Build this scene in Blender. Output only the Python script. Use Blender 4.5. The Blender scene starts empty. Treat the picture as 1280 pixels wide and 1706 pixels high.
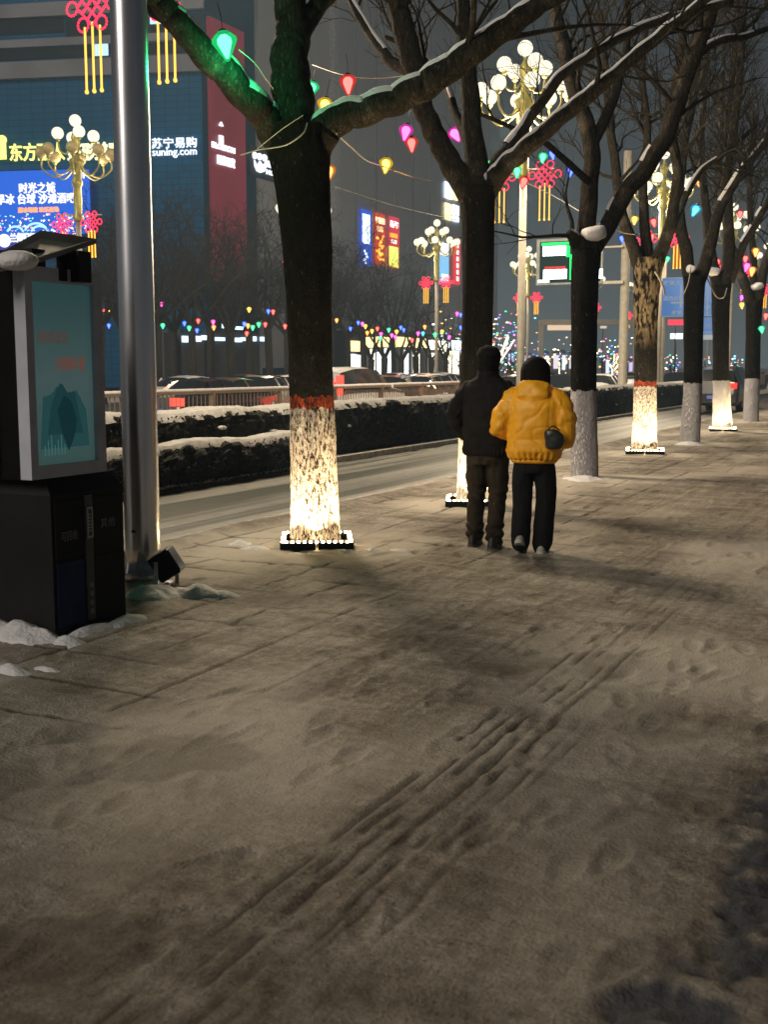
import bpy, bmesh, math, random
import numpy as np
from mathutils import Vector, Matrix, noise as mnoise

scene = bpy.context.scene
COL = scene.collection
R = math.radians
random.seed(7)

# ------------------------------------------------------------------ camera
CAMH = 1.6
FPX, HZ, IW, IH = 1900.0, 611.0, 1280.0, 1706.0
PIT = math.atan((IH / 2 - HZ) / FPX)
YAW = R(26.07)
cam = bpy.data.cameras.new('camera')
cam.sensor_fit = 'VERTICAL'
cam.sensor_height = 36.0
cam.lens = FPX / IH * 36.0
cam.clip_start = 0.05
cam.clip_end = 3000
cam.dof.use_dof = True
cam.dof.focus_distance = 10.5
cam.dof.aperture_fstop = 5.0
camo = bpy.data.objects.new('camera', cam)
camo.location = (0, 0, CAMH)
camo.rotation_euler = (R(90) - PIT, 0, YAW)
COL.objects.link(camo)
scene.camera = camo

# ------------------------------------------------------------------ world: city-lit night sky
world = bpy.data.worlds.new('World')
scene.world = world
world.use_nodes = True
nt = world.node_tree
nt.nodes.clear()
SUN_EL, SUN_AZ = 26.0, 203.0        # soft glow of the city lamps, from behind and the road side
sky = nt.nodes.new('ShaderNodeTexSky'); sky.sky_type = 'NISHITA'; sky.sun_disc = False
sky.sun_elevation = R(-4); sky.sun_rotation = R(SUN_AZ)
b1 = nt.nodes.new('ShaderNodeBackground'); b1.inputs[1].default_value = 0.05
nt.links.new(sky.outputs[0], b1.inputs[0])
tc = nt.nodes.new('ShaderNodeTexCoord'); sp = nt.nodes.new('ShaderNodeSeparateXYZ')
nt.links.new(tc.outputs['Generated'], sp.inputs[0])
rp = nt.nodes.new('ShaderNodeValToRGB')
e = rp.color_ramp.elements
e[0].position = 0.0; e[0].color = (.125, .146, .152, 1)
e[1].position = 0.45; e[1].color = (.009, .0075, .0075, 1)
e2 = rp.color_ramp.elements.new(0.16); e2.color = (.033, .035, .039, 1)
nt.links.new(sp.outputs['Z'], rp.inputs[0])
b2 = nt.nodes.new('ShaderNodeBackground'); b2.inputs[1].default_value = 0.9
nt.links.new(rp.outputs[0], b2.inputs[0])
ad = nt.nodes.new('ShaderNodeAddShader'); wo = nt.nodes.new('ShaderNodeOutputWorld')
nt.links.new(b1.outputs[0], ad.inputs[0]); nt.links.new(b2.outputs[0], ad.inputs[1]); nt.links.new(ad.outputs[0], wo.inputs[0])

sun = bpy.data.lights.new('sun', 'SUN')
sun.energy = 1.75; sun.angle = R(24); sun.color = (1.0, .89, .76)
suno = bpy.data.objects.new('sun', sun)
az = R(SUN_AZ)   # compass azimuth, clockwise from +Y
sdir = Vector((math.sin(az) * math.cos(R(SUN_EL)), math.cos(az) * math.cos(R(SUN_EL)), math.sin(R(SUN_EL))))
suno.rotation_euler = sdir.to_track_quat('Z', 'Y').to_euler()
COL.objects.link(suno)

scene.view_settings.view_transform = 'Standard'
scene.view_settings.look = 'None'
scene.view_settings.exposure = 0.0
scene.view_settings.gamma = 1.0
scene.render.engine = 'CYCLES'
cy = scene.cycles
cy.max_bounces = 6; cy.diffuse_bounces = 2; cy.glossy_bounces = 3; cy.transmission_bounces = 4
cy.transparent_max_bounces = 12; cy.volume_bounces = 0
cy.sample_clamp_indirect = 6.0; cy.sample_clamp_direct = 60
cy.caustics_reflective = False; cy.caustics_refractive = False
cy.use_denoising = True
try:
    cy.denoiser = 'OPENIMAGEDENOISE'; cy.denoising_input_passes = 'RGB_ALBEDO_NORMAL'
except Exception:
    pass

# ------------------------------------------------------------------ survey: picture point -> place
FWD = Vector((-math.sin(YAW), math.cos(YAW), 0)); RGT = Vector((math.cos(YAW), math.sin(YAW), 0))
def ray(px, py):
    u = (px - IW / 2) / FPX; v = (IH / 2 - py) / FPX
    f = math.cos(PIT) + v * math.sin(PIT); z = -math.sin(PIT) + v * math.cos(PIT)
    return FWD * f + RGT * u + Vector((0, 0, z))
EYE = Vector((0, 0, CAMH))
def atz(px, py, z=0.0):
    d = ray(px, py); return EYE + d * ((z - CAMH) / d.z)
def atx(px, py, X):
    d = ray(px, py); return EYE + d * (X / d.x)
def atd(px, py, D):                       # point at forward distance D
    d = ray(px, py); return EYE + d * (D / d.dot(FWD))
def onplane(px, py, P, n):
    d = ray(px, py); return EYE + d * ((P - EYE).dot(n) / d.dot(n))

# ------------------------------------------------------------------ mesh builder
class MB:
    def __init__(s): s.v = []; s.f = []
    def add(s, vs, fs):
        o = len(s.v); s.v.extend([tuple(p) for p in vs]); s.f.extend([tuple(i + o for i in f) for f in fs]); return s
    def box(s, c, d, rz=0.0, M=None):
        x, y, z = d[0] / 2, d[1] / 2, d[2] / 2
        vs = [Vector(p) for p in ((-x,-y,-z),(x,-y,-z),(x,y,-z),(-x,y,-z),(-x,-y,z),(x,-y,z),(x,y,z),(-x,y,z))]
        m = M if M is not None else Matrix.Rotation(rz, 3, 'Z')
        c = Vector(c)
        return s.add([m @ p + c for p in vs], [(0,3,2,1),(4,5,6,7),(0,1,5,4),(1,2,6,5),(2,3,7,6),(3,0,4,7)])
    def quad(s, a, b, c, d): return s.add([a, b, c, d], [(0,1,2,3)])
    def slab(s, pts, t):                   # polygon given a thickness vector
        t = Vector(t); n = len(pts); P = [Vector(p) for p in pts]
        fs = [tuple(range(n - 1, -1, -1)), tuple(range(n, 2 * n))] + [(i, (i + 1) % n, n + (i + 1) % n, n + i) for i in range(n)]
        return s.add(P + [p + t for p in P], fs)
    def tube(s, pts, rad, n=8, caps=True, rough=0.0, seed=0):
        P = [Vector(p) for p in pts]
        if not hasattr(rad, '__len__'): rad = [rad] * len(P)
        vs = []; up = None
        for i, p in enumerate(P):
            t = (P[min(i + 1, len(P) - 1)] - P[max(i - 1, 0)])
            t = t.normalized() if t.length > 1e-9 else Vector((0, 0, 1))
            if up is None:
                up = Vector((1, 0, 0)) if abs(t.x) < .8 else Vector((0, 1, 0))
            a = (up - t * up.dot(t)); a = a.normalized() if a.length > 1e-6 else t.orthogonal().normalized()
            b = t.cross(a); up = a
            for k in range(n):
                th = 2 * math.pi * k / n
                r = rad[i]
                if rough:
                    q = p * 3.1; r *= 1 + rough * (mnoise.noise((q.x + math.cos(th) * .9 + seed * 9.1, q.y + math.sin(th) * .9, q.z)) + .6 * mnoise.noise((q.x * 3 + math.cos(th) * 2.2, q.y * 3 + seed, q.z * 3 + math.sin(th) * 2.2)))
                vs.append(p + (a * math.cos(th) + b * math.sin(th)) * r)
        fs = [(i * n + k, i * n + (k + 1) % n, (i + 1) * n + (k + 1) % n, (i + 1) * n + k) for i in range(len(P) - 1) for k in range(n)]
        if caps:
            fs.append(tuple(range(n - 1, -1, -1))); fs.append(tuple((len(P) - 1) * n + k for k in range(n)))
        return s.add(vs, fs)
    def lathe(s, prof, c=(0, 0, 0), n=16, sx=1, sy=1):
        c = Vector(c); vs = []
        for r, z in prof:
            for k in range(n):
                th = 2 * math.pi * k / n
                vs.append(c + Vector((r * sx * math.cos(th), r * sy * math.sin(th), z)))
        fs = [(i * n + k, i * n + (k + 1) % n, (i + 1) * n + (k + 1) % n, (i + 1) * n + k) for i in range(len(prof) - 1) for k in range(n)]
        fs.append(tuple(range(n - 1, -1, -1))); fs.append(tuple((len(prof) - 1) * n + k for k in range(n)))
        return s.add(vs, fs)
    def ball(s, c, r, n=12, m=8, sc=(1, 1, 1)):
        c = Vector(c); vs = [c + Vector((0, 0, -r * sc[2]))]
        for i in range(1, m):
            ph = -math.pi / 2 + math.pi * i / m
            for k in range(n):
                th = 2 * math.pi * k / n
                vs.append(c + Vector((r * sc[0] * math.cos(ph) * math.cos(th), r * sc[1] * math.cos(ph) * math.sin(th), r * sc[2] * math.sin(ph))))
        vs.append(c + Vector((0, 0, r * sc[2])))
        fs = [(0, 1 + (k + 1) % n, 1 + k) for k in range(n)]
        for i in range(m - 2):
            for k in range(n):
                a = 1 + i * n
                fs.append((a + k, a + (k + 1) % n, a + n + (k + 1) % n, a + n + k))
        a = 1 + (m - 2) * n; t = len(vs) - 1
        fs += [(a + k, a + (k + 1) % n, t) for k in range(n)]
        return s.add(vs, fs)
    def loft(s, rings, n=20):              # rings: (cx,cy,z,rx,ry[,pow])
        vs = []
        for rg in rings:
            cx, cy, z, rx, ry = rg[:5]; pw = rg[5] if len(rg) > 5 else 1.0
            for k in range(n):
                th = 2 * math.pi * k / n; c_, s_ = math.cos(th), math.sin(th)
                vs.append((cx + rx * math.copysign(abs(c_) ** pw, c_), cy + ry * math.copysign(abs(s_) ** pw, s_), z))
        fs = [(i * n + k, i * n + (k + 1) % n, (i + 1) * n + (k + 1) % n, (i + 1) * n + k) for i in range(len(rings) - 1) for k in range(n)]
        fs.append(tuple(range(n - 1, -1, -1))); fs.append(tuple((len(rings) - 1) * n + k for k in range(n)))
        return s.add(vs, fs)
    def mesh(s, name, mat=None, origin=(0, 0, 0), smooth=False):
        me = bpy.data.meshes.new(name)
        o = Vector(origin)
        me.from_pydata([tuple(Vector(p) - o) for p in s.v] if o.length > 0 else s.v, [], s.f)
        if mat: me.materials.append(mat)
        if smooth: me.polygons.foreach_set('use_smooth', [True] * len(me.polygons))
        me.update()
        return me
    def build(s, name, mat, parent=None, origin=(0, 0, 0), smooth=False):
        return link(name, s.mesh(name, mat, origin, smooth), parent)

def link(name, me, parent=None):
    o = bpy.data.objects.new(name, me); COL.objects.link(o)
    if parent is not None: o.parent = parent
    return o
def tag(o, label=None, cat=None, group=None, kind=None):
    if label: o['label'] = label
    if cat: o['category'] = cat
    if group: o['group'] = group
    if kind: o['kind'] = kind
    return o
def thing(name, loc, label, cat, group=None, rz=0.0):
    o = bpy.data.objects.new(name, None); o.empty_display_size = .2
    o.location = loc; o.rotation_euler = (0, 0, rz); COL.objects.link(o)
    return tag(o, label, cat, group)
def copy_tree(o, parent=None):
    c = o.copy(); COL.objects.link(c)
    if parent is not None: c.parent = parent
    for ch in o.children: copy_tree(ch, c)
    return c
def smooth_path(P, per=6):
    P = [Vector(p) for p in P]; out = []
    for i in range(len(P) - 1):
        a = P[max(i - 1, 0)]; b = P[i]; c = P[i + 1]; d = P[min(i + 2, len(P) - 1)]
        for k in range(per):
            t = k / per
            out.append(.5 * ((2 * b) + (c - a) * t + (2 * a - 5 * b + 4 * c - d) * t * t + (3 * b - a - 3 * c + d) * t ** 3))
    out.append(P[-1]); return out
def lerp_list(r, n):
    return list(np.interp(np.linspace(0, len(r) - 1, n), range(len(r)), r))

# ------------------------------------------------------------------ materials
def nmat(name):
    m = bpy.data.materials.new(name); m.use_nodes = True
    return m, m.node_tree, m.node_tree.nodes['Principled BSDF']
def col4(c): return (c[0], c[1], c[2], 1)
def pmat(name, c, rough=.6, metal=0.0, var=.25, scale=6.0, bump=0.0, bscale=40.0, stretch=(1, 1, 1), coat=0.0):
    m, t, p = nmat(name)
    p.inputs['Roughness'].default_value = rough; p.inputs['Metallic'].default_value = metal
    p.inputs['Coat Weight'].default_value = coat
    if max(c) < .1 and (rough > .6 or name in ('dark_panel', 'black_metal', 'blue_panel')): p.inputs['Specular IOR Level'].default_value = .12
    tc = t.nodes.new('ShaderNodeTexCoord'); mp = t.nodes.new('ShaderNodeMapping'); mp.inputs['Scale'].default_value = stretch
    t.links.new(tc.outputs['Object'], mp.inputs[0])
    n = t.nodes.new('ShaderNodeTexNoise'); n.inputs['Scale'].default_value = scale; n.inputs['Detail'].default_value = 5
    t.links.new(mp.outputs[0], n.inputs['Vector'])
    r = t.nodes.new('ShaderNodeValToRGB')
    r.color_ramp.elements[0].position = .3; r.color_ramp.elements[1].position = .7
    r.color_ramp.elements[0].color = col4([x * (1 - var) for x in c]); r.color_ramp.elements[1].color = col4([min(1, x * (1 + var)) for x in c])
    t.links.new(n.outputs[0], r.inputs[0]); t.links.new(r.outputs[0], p.inputs['Base Color'])
    if bump:
        n2 = t.nodes.new('ShaderNodeTexNoise'); n2.inputs['Scale'].default_value = bscale; n2.inputs['Detail'].default_value = 4
        t.links.new(mp.outputs[0], n2.inputs['Vector'])
        b = t.nodes.new('ShaderNodeBump'); b.inputs['Strength'].default_value = bump; b.inputs['Distance'].default_value = .02
        t.links.new(n2.outputs[0], b.inputs['Height']); t.links.new(b.outputs[0], p.inputs['Normal'])
    return m
def emat(name, c, s, sample=False):
    m = bpy.data.materials.new(name); m.use_nodes = True; t = m.node_tree; t.nodes.clear()
    e = t.nodes.new('ShaderNodeEmission'); e.inputs[0].default_value = col4(c); e.inputs[1].default_value = s
    o = t.nodes.new('ShaderNodeOutputMaterial'); t.links.new(e.outputs[0], o.inputs[0])
    try: m.cycles.emission_sampling = 'AUTO' if sample else 'NONE'
    except Exception: pass
    return m

def bark_material(paint=False, top=1.22, red=False, light=1.0, peel=False):
    m, t, p = nmat('painted_bark' if paint else 'bark')
    L = t.links.new; N = t.nodes.new
    p.inputs['Roughness'].default_value = .85; p.inputs['Specular IOR Level'].default_value = .12
    tc = N('ShaderNodeTexCoord'); mp = N('ShaderNodeMapping'); mp.inputs['Scale'].default_value = (1, 1, .38)
    L(tc.outputs['Object'], mp.inputs[0])
    n1 = N('ShaderNodeTexNoise'); n1.inputs['Scale'].default_value = 22; n1.inputs['Detail'].default_value = 8; n1.inputs['Roughness'].default_value = .65
    L(mp.outputs[0], n1.inputs['Vector'])
    vo = N('ShaderNodeTexVoronoi'); vo.inputs['Scale'].default_value = 26; vo.feature = 'DISTANCE_TO_EDGE'
    ws = N('ShaderNodeVectorMath'); ws.operation = 'ADD'
    sc = N('ShaderNodeVectorMath'); sc.operation = 'SCALE'; sc.inputs['Scale'].default_value = .10
    L(n1.outputs['Color'], sc.inputs[0]); L(mp.outputs[0], ws.inputs[0]); L(sc.outputs[0], ws.inputs[1]); L(ws.outputs[0], vo.inputs['Vector'])
    r = N('ShaderNodeValToRGB'); r.color_ramp.elements[0].position = .3; r.color_ramp.elements[1].position = .72
    r.color_ramp.elements[0].color = (.003 * light, .0027 * light, .0022 * light, 1); r.color_ramp.elements[1].color = (.013 * light, .0105 * light, .0075 * light, 1)
    L(n1.outputs[0], r.inputs[0])
    basecol = r.outputs[0]
    # moss and lichen blotches
    n3 = N('ShaderNodeTexNoise'); n3.inputs['Scale'].default_value = 3.2; n3.inputs['Detail'].default_value = 6
    L(tc.outputs['Object'], n3.inputs['Vector'])
    r3 = N('ShaderNodeValToRGB'); r3.color_ramp.elements[0].position = .56; r3.color_ramp.elements[1].position = .70
    L(n3.outputs[0], r3.inputs[0])
    mx = N('ShaderNodeMix'); mx.data_type = 'RGBA'; L(r3.outputs[0], mx.inputs[0]); L(basecol, mx.inputs[6]); mx.inputs[7].default_value = (.019 * light, .016 * light, .012 * light, 1)
    basecol = mx.outputs[2]
    # pale flecks where the bark has chipped
    n5 = N('ShaderNodeTexNoise'); n5.inputs['Scale'].default_value = 38; n5.inputs['Detail'].default_value = 5; L(mp.outputs[0], n5.inputs['Vector'])
    r5 = N('ShaderNodeValToRGB'); r5.color_ramp.elements[0].position = .655; r5.color_ramp.elements[1].position = .70; L(n5.outputs[0], r5.inputs[0])
    m5 = N('ShaderNodeMix'); m5.data_type = 'RGBA'; L(r5.outputs[0], m5.inputs[0]); L(basecol, m5.inputs[6]); m5.inputs[7].default_value = (.10, .085, .06, 1); basecol = m5.outputs[2]
    if paint:
        sp = N('ShaderNodeSeparateXYZ'); L(tc.outputs['Object'], sp.inputs[0])
        if peel:                                   # flaking pale inner bark under the fork
            nq = N('ShaderNodeTexNoise'); nq.inputs['Scale'].default_value = 17; nq.inputs['Detail'].default_value = 7; L(mp.outputs[0], nq.inputs['Vector'])
            rq = N('ShaderNodeValToRGB'); rq.color_ramp.elements[0].position = .44; rq.color_ramp.elements[1].position = .56; L(nq.outputs[0], rq.inputs[0])
            zq = N('ShaderNodeMapRange'); zq.inputs[1].default_value = 1.9; zq.inputs[2].default_value = 2.35; L(sp.outputs['Z'], zq.inputs[0])
            kq = N('ShaderNodeMath'); kq.operation = 'MULTIPLY'; L(rq.outputs[0], kq.inputs[0]); L(zq.outputs[0], kq.inputs[1])
            mq = N('ShaderNodeMix'); mq.data_type = 'RGBA'; L(kq.outputs[0], mq.inputs[0]); L(basecol, mq.inputs[6]); mq.inputs[7].default_value = (.42, .31, .17, 1); basecol = mq.outputs[2]
        w = N('ShaderNodeMath'); w.operation = 'MULTIPLY_ADD'; w.inputs[1].default_value = .16; w.inputs[2].default_value = -.08
        L(n1.outputs[0], w.inputs[0])
        z = N('ShaderNodeMath'); z.operation = 'ADD'; L(sp.outputs['Z'], z.inputs[0]); L(w.outputs[0], z.inputs[1])
        def below(h):
            q = N('ShaderNodeMath'); q.operation = 'LESS_THAN'; q.inputs[1].default_value = h; L(z.outputs[0], q.inputs[0]); return q.outputs[0]
        n4 = N('ShaderNodeTexNoise'); n4.inputs['Scale'].default_value = 46 if red else 20; n4.inputs['Detail'].default_value = 8; n4.inputs['Roughness'].default_value = .78
        L(mp.outputs[0], n4.inputs['Vector'])
        worn = N('ShaderNodeValToRGB'); worn.color_ramp.elements[0].position = .45 if red else .27; worn.color_ramp.elements[1].position = .525 if red else .42
        L(n4.outputs[0], worn.inputs[0])
        if red:
            mr = N('ShaderNodeMix'); mr.data_type = 'RGBA'
            k = N('ShaderNodeMath'); k.operation = 'MULTIPLY'; L(below(top + .10), k.inputs[0]); L(worn.outputs[0], k.inputs[1])
            L(k.outputs[0], mr.inputs[0]); L(basecol, mr.inputs[6]); mr.inputs[7].default_value = (.50, .07, .02, 1); basecol = mr.outputs[2]
        mw = N('ShaderNodeMix'); mw.data_type = 'RGBA'
        k = N('ShaderNodeMath'); k.operation = 'MULTIPLY'; L(below(top), k.inputs[0]); L(worn.outputs[0], k.inputs[1])
        L(k.outputs[0], mw.inputs[0]); L(basecol, mw.inputs[6]); mw.inputs[7].default_value = (.74, .71, .68, 1) if red else (.56, .54, .56, 1); basecol = mw.outputs[2]
    L(basecol, p.inputs['Base Color'])
    rr = N('ShaderNodeValToRGB'); rr.color_ramp.elements[0].position = .0; rr.color_ramp.elements[1].position = .22
    L(vo.outputs['Distance'], rr.inputs[0])
    a = N('ShaderNodeMath'); a.operation = 'MULTIPLY_ADD'; a.inputs[1].default_value = .6; L(rr.outputs[0], a.inputs[0]); L(n1.outputs[0], a.inputs[2])
    b = N('ShaderNodeBump'); b.inputs['Strength'].default_value = 1.0; b.inputs['Distance'].default_value = .045
    L(a.outputs[0], b.inputs['Height']); L(b.outputs[0], p.inputs['Normal'])
    return m

M = {}
M['bark'] = bark_material(False, light=5.0)
M['bark_red'] = bark_material(True, 1.24, True)
M['bark_peel'] = bark_material(True, 1.24, True, 1.3, True)
M['bark_white'] = bark_material(True, 1.26, False)
M['snow'] = pmat('snow', (.60, .60, .62), .75, var=.12, scale=5, bump=.5, bscale=45)
M['dirty_snow'] = pmat('dirty_snow', (.50, .47, .43), .8, var=.35, scale=7, bump=.6, bscale=50)
M['black_metal'] = pmat('black_metal', (.008, .008, .009), .45, var=.3)
M['dark_panel'] = pmat('dark_panel', (.010, .0095, .010), .55, var=.35, scale=3)
M['steel'] = pmat('galvanised_steel', (.66, .67, .72), .27, .92, var=.22, scale=3, stretch=(1, 1, .25), bump=.06, bscale=6)
M['grey_frame'] = pmat('grey_frame', (.40, .42, .50), .5, var=.12)
M['white_pole'] = pmat('white_pole', (.34, .31, .25), .5, var=.15)
M['olive_metal'] = pmat('olive_gilt_metal', (.42, .38, .12), .4, .35, var=.2)
M['hedge'] = pmat('hedge_leaf', (.0045, .005, .0035), .7, var=.5, scale=30)
M['cable'] = pmat('cable', (.30, .27, .22), .5, var=.1)
M['glass_dark'] = pmat('dark_glass', (.015, .018, .022), .08, var=.1)
M['tyre'] = pmat('tyre', (.02, .02, .02), .8)
M['rim'] = pmat('rim', (.4, .4, .42), .35, .8)

def noise2(X, Y, sc, seed, oct=3, gain=.5):
    rng = np.random.RandomState(seed)
    out = np.zeros_like(X); amp = 1; tot = 0
    for o in range(oct):
        f = 1.0 / (sc / 2 ** o)
        G = rng.rand(256, 256)
        x = X * f + 37.3 * o; y = Y * f + 11.7 * o
        xi = np.floor(x).astype(int); yi = np.floor(y).astype(int)
        u = x - xi; v = y - yi; u = u * u * (3 - 2 * u); v = v * v * (3 - 2 * v)
        a = G[xi % 256, yi % 256]; b = G[(xi + 1) % 256, yi % 256]; c = G[xi % 256, (yi + 1) % 256]; d = G[(xi + 1) % 256, (yi + 1) % 256]
        out += amp * ((a * (1 - u) + b * u) * (1 - v) + (c * (1 - u) + d * u) * v); tot += amp; amp *= gain
    return out / tot
def grid_mesh(name, xs, ys, Z, mat, attrs=None, smooth=True):
    nx, ny = len(xs), len(ys)
    me = bpy.data.meshes.new(name)
    XX, YY = np.meshgrid(xs, ys, indexing='ij')
    co = np.stack([XX, YY, Z], -1).reshape(-1, 3).astype(np.float32)
    me.vertices.add(nx * ny); me.vertices.foreach_set('co', co.ravel())
    i, j = np.meshgrid(np.arange(nx - 1), np.arange(ny - 1), indexing='ij')
    a = (i * ny + j).ravel(); q = np.stack([a, a + ny, a + ny + 1, a + 1], 1).astype(np.int32)
    nf = len(q)
    me.loops.add(nf * 4); me.loops.foreach_set('vertex_index', q.ravel())
    me.polygons.add(nf); me.polygons.foreach_set('loop_start', np.arange(0, nf * 4, 4, dtype=np.int32))
    try: me.polygons.foreach_set('loop_total', np.full(nf, 4, dtype=np.int32))
    except Exception: pass
    me.polygons.foreach_set('use_smooth', np.full(nf, smooth))
    me.update(calc_edges=True)
    for k, A in (attrs or {}).items():
        at = me.attributes.new(k, 'FLOAT', 'POINT'); at.data.foreach_set('value', A.reshape(-1).astype(np.float32))
    me.materials.append(mat)
    return me
# ================================================================== GROUND
def sidewalk_material():
    m, t, p = nmat('trampled_snow'); L = t.links.new; N = t.nodes.new
    p.inputs['Roughness'].default_value = .75; p.inputs['Specular IOR Level'].default_value = .25
    tc = N('ShaderNodeTexCoord')
    at = N('ShaderNodeAttribute'); at.attribute_name = 'bare'  # scuffed and dirty ground, plus the painted foreground dimming
    wt = N('ShaderNodeAttribute'); wt.attribute_name = 'wet'
    cl = N('ShaderNodeAttribute'); cl.attribute_name = 'clean'
    n1 = N('ShaderNodeTexNoise'); n1.inputs['Scale'].default_value = 2.1; n1.inputs['Detail'].default_value = 9; n1.inputs['Roughness'].default_value = .62
    mp = N('ShaderNodeMapping'); mp.inputs['Rotation'].default_value = (0, 0, R(15)); mp.inputs['Scale'].default_value = (.7, 1.6, 1)
    L(tc.outputs['Object'], mp.inputs[0]); L(mp.outputs[0], n1.inputs['Vector'])
    r = N('ShaderNodeValToRGB'); el = r.color_ramp.elements
    el[0].position = .34; el[0].color = (.155, .128, .100, 1); el[1].position = .68; el[1].color = (.34, .310, .268, 1)
    k = el.new(.5); k.color = (.255, .227, .190, 1)
    L(n1.outputs[0], r.inputs[0])
    nf = N('ShaderNodeTexNoise'); nf.inputs['Scale'].default_value = 17; nf.inputs['Detail'].default_value = 8; nf.inputs['Roughness'].default_value = .68
    L(tc.outputs['Object'], nf.inputs['Vector'])
    rf = N('ShaderNodeValToRGB'); rf.color_ramp.elements[0].position = .40; rf.color_ramp.elements[1].position = .58
    rf.color_ramp.elements[0].color = (.74, .725, .71, 1); rf.color_ramp.elements[1].color = (1.12, 1.12, 1.12, 1)
    L(nf.outputs[0], rf.inputs[0])
    mu = N('ShaderNodeMix'); mu.data_type = 'RGBA'; mu.blend_type = 'MULTIPLY'; mu.inputs[0].default_value = 1
    L(r.outputs[0], mu.inputs[6]); L(rf.outputs[0], mu.inputs[7])
    # dark grit and pale snow crumbs
    ng = N('ShaderNodeTexNoise'); ng.inputs['Scale'].default_value = 75; ng.inputs['Detail'].default_value = 3; ng.inputs['Roughness'].default_value = .6; L(tc.outputs['Object'], ng.inputs['Vector'])
    rg_ = N('ShaderNodeValToRGB'); eg = rg_.color_ramp.elements; eg[0].position = .33; eg[0].color = (.42, .40, .38, 1); eg[1].position = .72; eg[1].color = (1.7, 1.7, 1.72, 1)
    q1 = eg.new(.42); q1.color = (1, 1, 1, 1); q2 = eg.new(.61); q2.color = (1, 1, 1, 1); L(ng.outputs[0], rg_.inputs[0])
    # smears dragged along the walk by feet and wheels
    ms = N('ShaderNodeMapping'); ms.inputs['Scale'].default_value = (9, .8, 1); L(tc.outputs['Object'], ms.inputs[0])
    ns = N('ShaderNodeTexNoise'); ns.inputs['Scale'].default_value = 1; ns.inputs['Detail'].default_value = 6; ns.inputs['Roughness'].default_value = .6; ns.inputs['Distortion'].default_value = .6; L(ms.outputs[0], ns.inputs['Vector'])
    rs = N('ShaderNodeValToRGB'); rs.color_ramp.elements[0].position = .36; rs.color_ramp.elements[0].color = (.74, .72, .70, 1); rs.color_ramp.elements[1].position = .62; rs.color_ramp.elements[1].color = (1.14, 1.14, 1.14, 1); L(ns.outputs[0], rs.inputs[0])
    for tex in (rg_, rs):
        m2 = N('ShaderNodeMix'); m2.data_type = 'RGBA'; m2.blend_type = 'MULTIPLY'; m2.inputs[0].default_value = 1; L(mu.outputs[2], m2.inputs[6]); L(tex.outputs[0], m2.inputs[7]); mu = m2
    a = N('ShaderNodeMix'); a.data_type = 'RGBA'; L(cl.outputs['Fac'], a.inputs[0]); L(mu.outputs[2], a.inputs[6]); a.inputs[7].default_value = (.46, .42, .36, 1)
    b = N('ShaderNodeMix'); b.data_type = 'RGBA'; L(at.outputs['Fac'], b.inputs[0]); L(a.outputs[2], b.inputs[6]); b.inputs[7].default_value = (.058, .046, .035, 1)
    c = N('ShaderNodeMix'); c.data_type = 'RGBA'; L(wt.outputs['Fac'], c.inputs[0]); L(b.outputs[2], c.inputs[6]); c.inputs[7].default_value = (.045, .050, .064, 1)
    L(c.outputs[2], p.inputs['Base Color'])
    bp = N('ShaderNodeBump'); bp.inputs['Strength'].default_value = .7; bp.inputs['Distance'].default_value = .018
    nb = N('ShaderNodeTexNoise'); nb.inputs['Scale'].default_value = 65; nb.inputs['Detail'].default_value = 7; nb.inputs['Roughness'].default_value = .6
    L(tc.outputs['Object'], nb.inputs['Vector']); L(nb.outputs[0], bp.inputs['Height']); L(bp.outputs[0], p.inputs['Normal'])
    return m

TREE_X = -4.87
TREES_Y = [8.77, 12.28, 16.01, 20.94, 24.32, 29.22, 34.70, 39.6]
LIT = {0, 1, 3, 5}
tree_base = [atz(528, 912), atz(787, 843), atz(975, 797), atz(1075, 757), atz(1150, 739), atz(1205, 719), atz(1253, 703), Vector((-4.95, 39.8, 0))]
KERB = -6.35

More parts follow.
